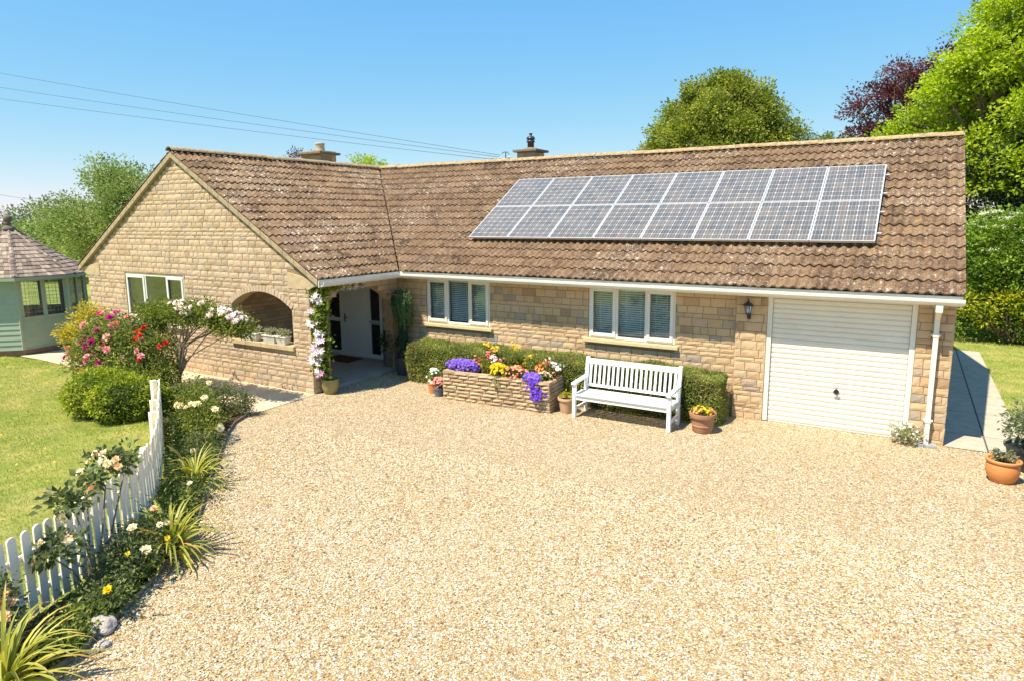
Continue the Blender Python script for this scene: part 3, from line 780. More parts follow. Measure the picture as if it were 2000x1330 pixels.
# windows
def window(w, y, lights, fr='frame', blinds=True, opener=(1, 0, 1), curtain=False, yd=.09):
    x0, x1, z0, z1 = w; t = .055
    f = G()
    f.box(x0, x1, y-.0, y+yd, z0, z0+t); f.box(x0, x1, y-.0, y+yd, z1-t, z1); f.box(x0, x0+t, y+.0, y+yd, z0+t, z1-t); f.box(x1-t, x1, y, y+yd, z0+t, z1-t)
    X = [x0+t]
    for fr_ in lights[:-1]: X.append(x0+(x1-x0)*fr_)
    X.append(x1-t)
    for xm in X[1:-1]: f.box(xm-.03, xm+.03, y+.002, y+yd-.01, z0+t, z1-t)
    fo = bevel(f.build('window', fr, house), .006)
    for i in range(len(X)-1):
        a = X[i]+(0 if i == 0 else .03); b = X[i+1]-(0 if i == len(X)-2 else .03)
        c, d = z0+t, z1-t
        if opener[i]:
            s = G(); s_ = .055; yy = y-.022
            s.box(a-.012, b+.012, yy, y-.001, c-.012, c+s_); s.box(a-.012, b+.012, yy, y-.001, d-s_, d+.012)
            s.box(a-.012, a+s_, yy, y-.001, c+s_, d-s_); s.box(b-s_, b+.012, yy, y-.001, c+s_, d-s_)
            bevel(s.build('casement', fr, fo), .005)
            a += s_-.004; b -= s_-.004; c += s_-.004; d -= s_-.004
        p = G(); p.box(a, b, y+.012, y+.02, c, d); p.build('pane', 'glass', fo)
    if blinds:
        for i in range(len(X)-1):
            s = G(); a = X[i]+.012; b = X[i+1]-.012; z = z0+.09; j = 0
            while z < z1-.07:
                yy = y+.13
                s.add([(a, yy-.020, z-.013), (b, yy-.020, z-.013), (b, yy+.020, z+.013), (a, yy+.020, z+.013)], [(0, 1, 2, 3)])
                z += .046
            s.box(a, b, y+.105, y+.155, z1-.09, z1-.05)
            for q in (a+.15, b-.15): s.box(q-.003, q+.003, y+.128, y+.132, z0+.08, z1-.06)
            s.build('blind', 'blind', fo)
    if curtain:
        s = G(); V = []; n = 60; xa, xb = x0+.05, x0+(x1-x0)*.34
        for i in range(n+1):
            u = xa+(xb-xa)*i/n; yy = y+.2+.03*math.sin(i*1.3)+.012*math.sin(i*2.9)
            V += [(u, yy, z0), (u, yy, z1-.05)]
        s.add(V, [(2*i, 2*i+2, 2*i+3, 2*i+1) for i in range(n)]); s.build('curtain', 'curtain', fo, smooth=True)
    # reveals and dark room behind
    return fo
window(WIN1, .02, [.34, .68, 1]); window(WIN2, .02, [.335, .675, 1])
window(GWIN, -D+.02, [.345, .71, 1], 'white', False, (1, 0, 1), True)
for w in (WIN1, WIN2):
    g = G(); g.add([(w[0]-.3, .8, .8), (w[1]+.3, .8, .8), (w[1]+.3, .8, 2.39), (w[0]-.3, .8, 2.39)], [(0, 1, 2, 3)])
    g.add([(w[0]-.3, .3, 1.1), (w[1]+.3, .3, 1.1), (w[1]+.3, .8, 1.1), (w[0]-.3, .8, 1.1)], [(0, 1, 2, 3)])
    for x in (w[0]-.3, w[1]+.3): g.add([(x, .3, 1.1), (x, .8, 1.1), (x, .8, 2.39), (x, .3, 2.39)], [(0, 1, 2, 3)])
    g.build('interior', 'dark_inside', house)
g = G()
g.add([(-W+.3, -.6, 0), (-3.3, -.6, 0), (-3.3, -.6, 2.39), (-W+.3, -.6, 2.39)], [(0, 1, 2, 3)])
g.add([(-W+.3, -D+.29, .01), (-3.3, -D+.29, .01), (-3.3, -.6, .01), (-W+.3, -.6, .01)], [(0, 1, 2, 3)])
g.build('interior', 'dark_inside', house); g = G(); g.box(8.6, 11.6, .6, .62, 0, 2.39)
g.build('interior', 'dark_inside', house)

# ceiling / soffit deck closes the shell
g = G(); g.box(-W+.01, LX-.02, .31, DM-.31, SOF+.001, SOF+.04); g.box(-W+.30, -.30, -D+.30, .305, 2.36, 2.395)
g.build('ceiling', 'frame', house)

# fascia, soffit, gutters
g = G()
g.box(OV-.03, LX+.05, -OV+.0, -OV+.022, 2.38, 2.54); g.box(OV-.03, LX-.0, -OV+.022, .01, SOF-.012, SOF-.002)     # front
g.box(OV-.022, OV, -D-.05, -OV, 2.38, 2.54); g.box(.0, OV-.022, -D+.0, -OV+.02, SOF-.012, SOF-.002); g.box(0.005, OV, -OV+.02, -.005, SOF-.013, SOF-.003)
g.build('fascia', 'frame', house)
def gutter_prof():
    P = []
    for i in range(9):
        t = math.pi+math.pi*i/8; P.append((.060+.060*math.cos(t), .02+.072*math.sin(t)))
    return P
def gutter(path, name='gutter'):
    """path: list of (point, outward normal) along the gutter, profile hangs outward of the fascia."""
    g = G(); prof = [(0, .04)]+[(x, z) for x, z in gutter_prof()]+[(.12, .045), (.132, .045), (.132, .02)]+[(x*1.08+.004, z*1.08-.002) for x, z in gutter_prof()[::-1]][1:]
    # simple closed strip: outer skin then inner skin
    k = len(prof); V = []
    for p, nrm in path:
        p = Vector(p); nrm = Vector(nrm)
        for (a, z) in prof: q = p+nrm*a; V.append((q.x, q.y, p.z+z))
    F = [(i*k+j, i*k+(j+1) % k, (i+1)*k+(j+1) % k, (i+1)*k+j) for i in range(len(path)-1) for j in range(k)]
    F += [tuple(range(k)), tuple(range((len(path)-1)*k, len(path)*k))]
    g.add(V, F)
    return g
zg = 2.46
g = gutter([((OV, -D-.04, zg), (1, 0, 0)), ((OV, -OV, zg), (1, -1, 0)), ((LX+.08, -OV, zg), (0, -1, 0))])
gut = g.build('gutter', 'white', house, smooth=False)
for x in np.arange(1.1, LX, 1.02):
    g = G(); g.add([(x+dx, -OV-a*1.06, zg+z) for dx in (-.022, .022) for a, z in [(.0, .05)]+[(a_*1.03+.003, z_*1.1-.004) for a_, z_ in gutter_prof()]+[(.135, .055)]],
          [(i, i+1, 12+i-1+0, 11+i) for i in range(10)]); g.build('gutter_joint', 'white', gut)
for y in (-2.2, -1.2):
    g = G(); g.add([(OV+a*1.06, y+dx, zg+z) for dx in (.022, -.022) for a, z in [(.0, .05)]+[(a_*1.03+.003, z_*1.1-.004) for a_, z_ in gutter_prof()]+[(.135, .055)]],
          [(i, i+1, 12+i-1+0, 11+i) for i in range(10)]); g.build('gutter_joint', 'white', gut)
# downpipe
g = G(); X = 11.545
g.box(X-.05, X+.05, -OV-.10, -OV-.01, 2.28, zg-.03)
g.add([(X-.045, -.455, 2.30), (X+.045, -.455, 2.30), (X+.045, -.39, 2.30), (X-.045, -.39, 2.30), (X-.038, -.215, 2.12), (X+.038, -.215, 2.12), (X+.038, -.14, 2.12), (X-.038, -.14, 2.12)], [(0, 1, 5, 4), (1, 2, 6, 5), (2, 3, 7, 6), (3, 0, 4, 7)])
g.box(X-.038, X+.038, -.215, -.14, .02, 2.12)
dp = bevel(g.build('downpipe', 'white', house), .005)
for z in (1.86, .42): g = G(); g.box(X-.07, X+.07, -.20, GY-.005, z, z+.03); g.box(X-.046, X+.046, -.223, -.135, z-.02, z+.05); bevel(g.build('bracket', 'white', dp), .004)
g = G(); g.box(X-.15, X+.15, -.30, GY-.01, .008, .04)
for i in range(7): g.box(X-.13+.04*i, X-.115+.04*i, -.28, -.22, .04, .048)
g.build('drain', 'lead', house)

# --- roof tiles -------------------------------------------------------------
TW, TG = .335, .343
def tile_slope(O, U, S, Nn, ulen, slen, keep=None, seed=1, sag=None):
    rr = random.Random(seed); g = G(); O, U, S, Nn = Vector(O), Vector(U), Vector(S), Vector(Nn)
    nu = int(math.ceil(ulen/TW)); ns = int(math.ceil(slen/TG)); m = 12
    prof = []
    for i in range(m+1):
        t = i/m; ph = 2*math.pi*(2*t+.0); hgt = .046*((.5-.5*math.cos(ph))**1.15)
        prof.append((t*TW*1.012, hgt))
    prof[-1] = (TW*1.012, .000)
    for r in range(ns):
        for c in range(nu):
            u0 = c*TW; s0 = r*TG; ln = min(TG+.05, slen-s0)
            if ln < .08: continue
            if keep and not keep(u0+TW/2, s0+TG/2): continue
            j = rr.uniform(-.005, .005); tilt = rr.uniform(-.005, .005); ds = rr.uniform(-.009, .009)-(.02 if rr.random() < .02 else 0); base = .012
            V = []
            for si, (ds_, lift) in enumerate(((0, .034), (ln*.5, .018), (ln, .0))):
                for k, (pu, ph) in enumerate(prof):
                    u_ = min(u0+pu, ulen+.02)
                    dz = sag(u_) if sag else 0
                    rough = rr.uniform(-.0015, .0015)
                    p = O+U*u_+S*(s0+ds_+(ds if si == 0 else 0))+Nn*(base+ph+lift+j+tilt*(k/m-.5)*2+rough); V.append((p.x, p.y, p.z+dz))
            k = m+1
            for kk, (pu, ph) in enumerate(prof):
                u_ = min(u0+pu, ulen+.02); p = O+U*u_+S*(s0+ds+.004)+Nn*(base+ph*.75+.006+j); V.append((p.x, p.y, p.z+(sag(u_) if sag else 0)))
            F = [(i, i+1, k+i+1, k+i) for i in range(m)]+[(k+i, k+i+1, 2*k+i+1, 2*k+i) for i in range(m)]+[(3*k+i, 3*k+i+1, i+1, i) for i in range(m)]
            F += [(3*k, 0, k, 2*k)]
            g.add(V, F, 0, min(1, max(0, rr.gauss(.5, .22))))
    return g
Sv = Vector((0, math.cos(PIT), math.sin(PIT))); Nv = Vector((0, -math.sin(PIT), math.cos(PIT)))
slen = (DM/2+OV)/math.cos(PIT)
sagf = lambda x: -.05*math.exp(-((x-3.6)/2.6)**2)
X0 = -W/2-.05
# main front slope: keep everything right of the valley line x = -(y)… (valley: x = OV - (y+OV))
g = tile_slope((X0, -OV-.03, ZE-.02), (1, 0, 0), Sv, Nv, LX+.06-X0, slen, lambda u, s: (X0+u) > OV-(s*math.cos(PIT))-.45, 5)
me = g.mesh('roof', ['tile'])
def bisect(me, co, no):
    bm = bmesh.new(); bm.from_mesh(me)
    bmesh.ops.bisect_plane(bm, geom=bm.verts[:]+bm.edges[:]+bm.faces[:], plane_co=co, plane_no=no, clear_inner=True, clear_outer=False)
    bm.to_mesh(me); bm.free(); return me
bisect(me, (OV+.035, -OV, 0), (1, 1, 0))
roof = mk('roof', me, house)
# wing right slope (faces +x)
SvW = Vector((-math.cos(PIT), 0, math.sin(PIT))); NvW = Vector((math.sin(PIT), 0, math.cos(PIT)))
g = tile_slope((OV+.03, -D-.085, ZE-.02), (0, 1, 0), SvW, NvW, DM/2+D+.2, slen, lambda u, s: (-D-.085+u) < -OV+s*math.cos(PIT)+.45, 6)
me = g.mesh('wing_roof', ['tile'])
bisect(me, (OV-.045, -OV, 0), (-1, -1, 0))
mk('wing_roof', me, house)
# rear slopes (coarser but tiled)
g = G()
def rear(P): g.add(P, [tuple(range(len(P)))])
eY, cX, hY = DM+OV, -W-OV, DM/2
rear([(LX+.05, eY, ZE), (cX, eY, ZE), (-W/2, hY, HR), (LX+.05, hY, HR)])
rear([(cX, eY, ZE), (cX, -D-.07, ZE), (-W/2, -D-.07, HR), (-W/2, hY, HR)])
# battens / felt under front slopes
rear([(OV-.02, -OV+.03, ZE-.01), (LX+.02, -OV+.03, ZE-.01), (LX+.02, hY, HR-.02), (-W/2, hY, HR-.02)])
rear([(OV-.03, -D-.06, ZE-.01), (OV-.03, -OV+.02, ZE-.01), (-W/2, hY, HR-.02), (-W/2, -D-.06, HR-.02)])
g.build('rear_roof', 'tile', house)
# left slope of the wing, visible verge edge tiles
g = tile_slope((cX-.03, -D-.078, ZE-.02), (0, 1, 0), Vector((math.cos(PIT), 0, math.sin(PIT))), Vector((-math.sin(PIT), 0, math.cos(PIT))), 1.02, slen, None, 8)
g.build('verge_tiles', 'tile', house)
# valley lining
g = G(); a = Vector((OV, -OV, ZE-.03)); b = Vector((-W/2, hY, HR-.03)); sd_ = Vector((1, 1, 0)).normalized()
g.add([tuple(a+sd_*.10+Vector((0, 0, .045))), tuple(a), tuple(a-sd_*.10+Vector((0, 0, .045))), tuple(b-sd_*.1+Vector((0, 0, .045))), tuple(b), tuple(b+sd_*.10+Vector((0, 0, .045)))], [(0, 1, 4, 5), (1, 2, 3, 4)])
g.build('valley', 'valley', house)
# ridge tiles
def ridge(a, b, seed=2, step=.46):
    rr = random.Random(seed); a, b = Vector(a), Vector(b); L_ = (b-a).length; n = int(L_/step); d = (b-a)/n; g = G()
    side = Vector((-d.y, d.x, 0)).normalized()
    for i in range(n):
        p = a+d*i; q = a+d*(i+1)-d.normalized()*.006; V = []
        j = rr.uniform(-.008, .008); m = 8
        for c, e in ((p, .0), (q, .006)):
            for r_ in (.135, .115):
                for k in range(m+1):
                    t = math.pi*(.06+.88*k/m); v = c+side*math.cos(t)*r_+Vector((0, 0, math.sin(t)*r_*.85+j+e)); V.append(tuple(v))
        k = m+1
        F = [(x, x+1, 2*k+x+1, 2*k+x) for x in range(m)]+[(x+k, x, x+1, x+k+1) for x in range(m)]+[(2*k+x, 2*k+x+1, 3*k+x+1, 3*k+x) for x in range(m)]
        F += [(0, 2*k, 3*k, k), (m, k+m, 3*k+m, 2*k+m)]
        g.add(V, F)
        mo = d.normalized()
        g.add([tuple(q+side*math.cos(t)*.118+Vector((0, 0, math.sin(t)*.100+j))) for t in np.linspace(.15, math.pi-.15, 9)]+[tuple(q+mo*.02+side*math.cos(t)*.118+Vector((0, 0, math.sin(t)*.100+j))) for t in np.linspace(.15, math.pi-.15, 9)], [(x, x+1, x+10, x+9) for x in range(8)])
    return g
g = ridge((-W/2-.05, hY, HR+.0), (LX+.06, hY, HR+.0)); 
bevel(g.build('ridge_tiles', 'ridge', house), .006)
g = ridge((-W/2, -D-.09, HR+.0), (-W/2, hY, HR+.0), 5); bevel(g.build('ridge_tiles', 'ridge', house), .006)

# chimneys (stand on the house: parts of it)
def chimney(x, y, w, d, zt, roofz, mat='stone'):
    g = G(); z = roofz-.6
    rr = random.Random(int(x*10))
    while z < zt-.1:
        for (ax0, ax1, fx) in ((-w/2, w/2, 'f'), (-d/2, d/2, 's')):
            pass
        k = rr.uniform(-.01, .01)
        h = .15
        for sy in (-1, 1):
            u = -w/2
            while u < w/2-.02:
                e = min(w/2, u+rr.uniform(.22, .4))
                if w/2-e < .1: e = w/2
                g.box(x+u+.003, x+e-.003, y+sy*d/2-.04 if sy > 0 else y-d/2, y+d/2 if sy > 0 else y-d/2+.04, z+.004, z+h-.004, 0, rr.random()); u = e
        for sx in (-1, 1):
            u = -d/2+.043
            while u < d/2-.05:
                e = min(d/2-.043, u+rr.uniform(.2, .35))
                if d/2-e < .12: e = d/2-.043
                g.box(x+w/2-.04 if sx > 0 else x-w/2, x+w/2 if sx > 0 else x-w/2+.04, y+u+.003, y+e-.003, z+.004, z+h-.004, 0, rr.random()); u = e
        z += h
    g.box(x-w/2+.02, x+w/2-.02, y-d/2+.02, y+d/2-.02, roofz-.6, zt-.06, 0, .9)
    c = bevel(g.build('chimney', mat, house), .004)
    g = G(); g.box(x-w/2-.10, x+w/2+.10, y-d/2-.10, y+d/2+.10, zt-.07, zt)
    g.lathe([(.28, 0), (.2, .05), (.1, .08)], (x, y, zt), 14)
    bevel(g.build('chimney_cap', 'cap', c), .012)
    return c
c1 = chimney(-5.08, 2.4, .80, .66, 5.86, 5.0, 'planter_stone')
g = G(); g.lathe([(.155, 0), (.145, .02), (.135, .23), (.15, .25), (.15, .28), (.11, .28), (.10, .1)], (-5.02, 2.4, 5.87), 20); g.build('chimney_pot', 'clay_flue', c1, True)
c2 = chimney(.92, 5.25, .62, .60, 5.84, 5.0)
g = G(); g.lathe([(.10, 0), (.10, .18), (.125, .19), (.125, .24), (.10, .245), (.10, .27), (.13, .275), (.13, .33), (.105, .335), (.105, .36), (.04, .37), (.04, .44), (.06, .44), (.06, .455), (0, .46)], (.92, 5.25, 5.88), 18); g.build('flue', 'flue', c2, True)

# porch slab, doors
g = G(); g.box(-3.0, .02, -D+.3, .40, .0, .085); g.box(-.28, .06, ARCH_S[0]+.01, ARCH_S[1]-.01, .0, .084)
bevel(g.build('porch_step', 'concrete_slab', house), .01)
yd = .40
g = G()   # door set frame
def fr(g, x0, x1, z0, z1, y0, y1): g.box(x0, x1, y0, y1, z0, z1)
for (a, b) in ((-2.98, -2.90), (-2.46, -2.37), (-1.41, -1.34), (-1.0, -.92)): fr(g, a, b, .085, 2.08, yd-.02, yd+.06)
for (a, b) in ((-2.90, -2.46), (-1.34, -1.0)):
    for (c, d) in ((.085, .19), (1.0, 1.10), (1.98, 2.08)): fr(g, a, b, c, d, yd-.015, yd+.05)
fr(g, -2.37, -1.41, 2.02, 2.08, yd-.02, yd+.06)
g.box(-3.0, -.9, yd-.06, yd+.0, .086, .12)
ds = bevel(g.build('door_frame', 'door', house), .006)
g = G(); g.box(-2.90, -2.46, yd+.02, yd+.03, .19, 1.98); g.build('sidelight', 'door_glass', ds)
g = G(); g.box(-1.34, -1.0, yd+.02, yd+.03, .19, 1.98); g.build('sidelight', 'door_glass', ds)
g = G(); g.box(-1.36, -.98, yd-.045, yd-.016, 1.0, 1.09); bevel(g.build('letterbox', 'lead', ds), .006)
g = G(); g.box(-2.366, -1.414, yd-.005, yd+.04, .12, 2.018); dr = bevel(g.build('front_door', 'door', house), .004)
g = G(); g.box(-2.30, -2.265, yd-.018, yd-.006, .98, 1.22); g.tube([(-2.283, yd-.015, 1.12), (-2.283, yd-.05, 1.12), (-2.16, yd-.05, 1.12)], .011, 8); g.build('handle', 'black', dr)

# garage door
x0, x1 = GAR[0], GAR[1]
g = G()
g.box(x0, x0+.085, GY+.02, GY+.13, .02, 2.384); g.box(x1-.085, x1, GY+.02, GY+.13, .02, 2.384); g.box(x0+.085, x1-.085, GY+.02, GY+.12, 2.33, 2.384)
gf = bevel(g.build('garage_frame', 'cream', house), .005)
g = G(); n_ = 25; za, zb = .03, 2.32; hh = (zb-za)/n_; yy = GY+.065; V = []
prof = []
for i in range(n_):
    z = za+hh*i
    prof += [(yy+.016, z), (yy+.016, z+.010), (yy+.002, z+.020), (yy-.004, z+hh*.55), (yy+.0, z+hh-.004)]
prof.append((yy+.016, zb))
for (y_, z_) in prof: V += [(x0+.09, y_, z_), (x1-.09, y_, z_)]
g.add(V, [(2*i, 2*i+1, 2*i+3, 2*i+2) for i in range(len(prof)-1)])
g.box(x0+.088, x1-.088, yy+.005, yy+.02, .012, .035)
gd = g.build('garage_door', 'cream', house)
g = G(); hx, hz = 10.13, .72
g.lathe([(0, 0), (.045, 0), (.045, .008), (.03, .012), (0, .012)], (hx, 0, 0), 16)
V = g.v[-1].copy(); g.v[-1] = np.stack([V[:, 0], GY+.055-V[:, 2], hz+V[:, 1]], 1)
g.box(hx-.008, hx+.008, GY+.005, GY+.045, hz-.008, hz+.008); g.box(hx-.045, hx+.045, GY-.005, GY+.012, hz-.012, hz+.012); g.box(hx-.01, hx+.01, GY-.002, GY+.012, hz+.0, hz+.065)
g.build('handle', 'black', gd)

# house-number plaque & porch lamp & vents
t = tag(G().box(-.42, -.23, .375, .392, 1.62, 1.78).build('plaque', 'lead'), 'small dark slate plaque on the porch wall by the door', 'plaque')
g = G(); g.box(-.60, -.54, .34, .39, 1.80, 1.95); g.lathe([(.02, 0), (.04, .02), (.04, .1), (.02, .13)], (-.57, .32, 1.80), 10)
tag(g.build('porch_lamp', 'black'), 'tiny black lamp high on the porch wall right of the front door', 'lamp')
tag(bevel(G().box(-2.35, -1.45, -.42, .18, .086, .105).build('doormat', 'mat'), .004), 'dark brown coir doormat on the porch slab', 'doormat')
# wall lantern on the garage pier
t = thing('wall_lantern', 'black coach lantern on the stone pier beside the garage door', 'lantern', (8.58, GY, 2.1))
g = G(); lx, ly, lz = 8.58, GY-.13, 2.03
g.lathe([(0, -.01), (.035, 0), (.035, .05), (.0, .055)], (lx, GY-.02, lz-.06), 12)
g.tube([(lx, GY-.01, lz-.03), (lx, GY-.07, lz-.09), (lx, ly, lz-.06), (lx, ly, lz-.005)], .012, 8)
g.box(lx-.03, lx+.03, GY-.022, GY-.003, lz-.11, lz+.02)
g.build('bracket', 'black', t)
g = G()
g.lathe([(.0, -.02), (.03, -.012), (.045, .0), (.045, .012), (.0, .012)], (lx, ly, lz), 6)
for k in range(6):
    a = R(60*k); g.tube([(lx+.042*math.cos(a), ly+.042*math.sin(a), lz+.01), (lx+.072*math.cos(a), ly+.072*math.sin(a), lz+.16)], .005, 5)
g.lathe([(.10, .155), (.105, .165), (.06, .20), (.025, .225), (.02, .24), (.0, .25)], (lx, ly, lz), 6)
g.lathe([(0, .24), (.012, .25), (.015, .265), (.004, .285), (0, .30)], (lx, ly, lz), 8)
g.build('cage', 'black', t)
g = G(); g.lathe([(.038, .012), (.066, .155)], (lx, ly, lz), 6); g.build('glass', 'glass', t)
g = G(); g.lathe([(.012, .015), (.016, .05), (.02, .09), (.0, .11)], (lx, ly, lz), 8); g.build('bulb', 'white', t)

# ------------------------------------------------------------------ solar panels: 16 things
ang = PIT
def solar_proto(w, h):
    t = thing('solar_panel', 'x', 'solar panel', (0, 0, 0), 0, 'solar panels on the main roof')
    g = G(); f = .022; th = .045
    g.box(0, w, 0, f, 0, th); g.box(0, w, h-f, h, 0, th); g.box(0, f, f, h-f, 0, th); g.box(w-f, w, f, h-f, 0, th)
    g.box(f, w-f, f, h-f, 0, .005)
    g.build('frame', 'aluminium', t, loc=(0, 0, 0))
    me = bpy.data.meshes.new('cells'); z = th-.006
    me.from_pydata([(f, f, z), (w-f, f, z), (w-f, h-f, z), (f, h-f, z)], [], [(0, 1, 2, 3)])
    uv = me.uv_layers.new(name='UVMap')
    for i, c in enumerate(((0, 0), (1, 0), (1, 1), (0, 1))): uv.data[i].uv = (c[0]*1.0, c[1]*1.0)
    me.materials.append(MT['solar'])
    mk('cells', me, t, (0, 0, 0))
    return t
pw = (10.53-1.75)/8; ph_ = (4.18-1.28)/2
proto = solar_proto(pw-.012, ph_-.014)
ordn = ['leftmost', 'second from the left', 'third from the left', 'fourth from the left', 'fourth from the right', 'third from the right', 'second from the right', 'rightmost']
for r in range(2):
    for c in range(8):
        if r == 0 and c == 0: o = proto
        else:
            o = proto.copy(); COL.objects.link(o)
            for ch in proto.children:
                k = ch.copy(); COL.objects.link(k); k.parent = o
        s = 1.28+r*ph_+.007
        P = Vector((1.75+c*pw+.006, -OV, ZE))+Sv*s+Nv*.13
        o.location = P; o.rotation_euler = (PIT, 0, 0)
        o['label'] = f"{'lower' if r == 0 else 'upper'} row solar panel on the tiled roof, {ordn[c]} in its row"
g = G()
for s in (1.28+.35, 1.28+1.1, 1.28+1.8, 1.28+2.55):
    a = Vector((1.80, -OV, ZE))+Sv*s+Nv*.108; g.bar(a, a+Vector((8.80, 0, 0)), .04, .035, up=Nv)
tag(g.build('mounting_rails', 'aluminium'), 'thin metal mounting rails whose ends show right of the solar panels', 'rails')

# ------------------------------------------------------------------ overhead wires
br = thing('wire_bracket', 'low metal bracket with insulators beside the black-flued chimney', 'bracket', (.1, 5.2, 5.4))
g = G(); g.tube([(-.45, 5.15, 5.56), (.55, 5.2, 5.60)], .022, 6); g.tube([(.07, 5.18, 5.40), (.07, 5.18, 5.84)], .016, 6); g.tube([(-.07, 5.18, 5.78), (.0, 5.18, 5.83), (.14, 5.18, 5.82), (.2, 5.18, 5.74)], .012, 5)
g.build('arm', 'cable', br)
for x in (-.42, -.12, .2): g = G(); g.lathe([(.02, 0), (.05, .02), (.03, .05), (.045, .08), (.0, .11)], (x, 5.17, 5.58), 10); g.build('insulator', 'trough', br)
ends = [(-21.10, .739, 9.789), (-21.25, .739, 9.253), (-21.37, .739, 8.824)]
tg = [(-.12, 5.17, 5.74), (-.12, 5.17, 5.68), (-.42, 5.16, 5.63)]
wl_ = ['topmost of the three thin black wires crossing the sky', 'middle one of the three thin black wires crossing the sky', 'lowest of the three thin black wires crossing the sky']
for e, t_, lb in zip(ends, tg, wl_):
    a, b = Vector(t_), Vector(e); b2 = a+(b-a)*1.35; pts = []
    for i in range(25):
        t = i/24; p = a.lerp(b2, t); p.z -= .0*4*t*(1-t)+.35*4*t*(1-t)*0.25-.0; pts.append(p)
    g = G().tube(pts, .0065, 5); tag(g.build('overhead_wire', 'cable', smooth=True), lb, 'wire', 'wires running to the roof bracket')
g = G().tube([(-61, 9, 7.6), (-52, 11, 6.2), (-43, 13, 5.0)], .012, 5)
tag(g.build('overhead_wire', 'cable'), 'short dark wire at the far left dipping into the distant trees', 'wire')

# ------------------------------------------------------------------ GROUND
def sheet(name, pts, z, mat, kind='structure'):
    g = G(); g.add([(x, y, z) for x, y in pts], [tuple(range(len(pts)))]); o = g.build(name, mat); o['kind'] = kind; return o
sheet('ground', [(-900, -300), (900, -300), (900, 1500), (-900, 1500)], -.03, 'field')
EDGE = [(5.45, -14.5), (5.38, -12.5), (5.22, -11.0), (5.02, -10.3), (4.48, -9.35), (3.92, -8.6), (3.45, -8.05), (2.6, -7.35), (1.7, -6.5), (.85, -5.75), (.35, -5.2), (.12, -4.75)]
gravel_pts = [(26, -20), (26, 1.6), (13.0, 1.6), (12.97, -.1), (11.9, -.1), (11.8, .2), (0, .2), (0, -2.9), (.02, -4.7)]+EDGE[::-1]+[(5.5, -20)]
sheet('gravel', gravel_pts, .004, 'gravel')
FENCE = [(4.22, -10.75), (4.11, -10.39), (4.02, -10.23), (3.97, -10.08), (3.90, -9.93), (3.85, -9.77), (3.62, -9.35), (3.19, -8.67), (2.97, -8.44), (2.61, -8.12), (2.19, -7.8), (1.64, -7.41), (.74, -6.83), (-.84, -5.89)]
lawn_pts = [(-40, -30), (3.5, -30), (4.6, -12)]+FENCE+[(-1.6, -5.4), (-2.2, -4.75), (-3.6, -4.35), (-7, -4.2), (-9.6, -4.05), (-10.6, -4.2), (-14, -5.2), (-14, 10), (-40, 30)]
sheet('lawn', lawn_pts, .006, 'lawn')
sheet('lawn', [(12.97, 1.6), (40, 1.6), (40, 16), (4, 16), (4, 9.6), (12.97, 9.6)], .006, 'lawn')
bed = EDGE+[(-.8, -4.45), (-3.6, -4.30), (-3.6, -5.2), (-2.4, -6.0)]+FENCE[::-1]+[(4.6, -12), (3.5, -30), (5.45, -30)]
sheet('flower_bed', bed, .012, 'soil')
sheet('patio', [(-10.62, -2.9), (-10.62, -4.1), (-9.6, -4.05), (-3.6, -4.35), (-.8, -4.47), (.10, -4.75), (.03, -2.9)], .016, 'paving')
sheet('path', [(11.82, -.1), (12.97, -.1), (12.97, 9.6), (11.82, 9.6)], .014, 'path')
# wooden edging board along the bed
g = G()
for a, b in zip(EDGE[:-1], EDGE[1:]): g.bar((a[0]-.01, a[1], .03), (b[0]-.01, b[1], .03), .02, .07)
tag(g.build('edging_board', 'edging'), 'thin dark edging board between flower bed and gravel', 'edging')

# grass blades
def in_poly(P, poly):
    x, y = P[:, 0], P[:, 1]; c = np.zeros(len(P), bool); n = len(poly)
    for i in range(n):
        x0_, y0_ = poly[i]; x1_, y1_ = poly[(i+1) % n]
        k = ((y0_ > y) != (y1_ > y)); xx = (x1_-x0_)*(y-y0_)/((y1_-y0_) if y1_ != y0_ else 1e-9)+x0_
        c ^= k & (x < xx)
    return c
def grass(name, poly, box, n, h, label=None):
    P = np.stack([rng.uniform(box[0], box[1], n), rng.uniform(box[2], box[3], n)], 1); P = P[in_poly(P, poly)]
    N = len(P); C = np.column_stack([P, np.full(N, .004)]); ax = rng.normal(size=(N, 3))*.55; ax[:, 2] = 1; ax = unit(ax)
    nr = rng.normal(size=(N, 3)); nr[:, 2] = .2
    patch = .5+.5*np.sin(P[:, 0]*2.1+1.3*np.sin(P[:, 1]*1.7))*np.sin(P[:, 1]*2.6+np.sin(P[:, 0]*1.1))
    p2 = np.sin(P[:, 0]*5.3+2*np.sin(P[:, 1]*3.1))*np.sin(P[:, 1]*4.7+1.5*np.sin(P[:, 0]*3.7)); r = np.clip(rng.normal(.28, .25, N)+.35*(patch-.4)+.14*p2, 0, 1)
    l = L(); l.quads(leaf_arrays(C, rng.uniform(.5, 1.3, N)*h, ax, unit(nr), .16), 0, r)
    return tag(l.build(name, 'grass'), label or name, 'grass', kind='stuff')
grass('grass', lawn_pts, (-6, 4.3, -12, -4.1), 190000, .04, 'short sunlit lawn grass left of the white fence')
grass('grass', lawn_pts, (-14, -6, -12, -4.1), 70000, .05, 'lawn grass in front of the green summerhouse')
grass('grass', [(12.97, 1.6), (22, 1.6), (22, 12.5), (11.9, 12.5), (11.9, 9.6), (12.97, 9.6)], (11.9, 22, 1.6, 12.5), 60000, .05, 'lawn grass right of the side path')
l = L(); P = np.column_stack([rng.uniform(-10, 4, 260), rng.uniform(-11.5, -4.3, 260), np.full(260, .045)]); P = P[in_poly(P[:, :2], lawn_pts)]
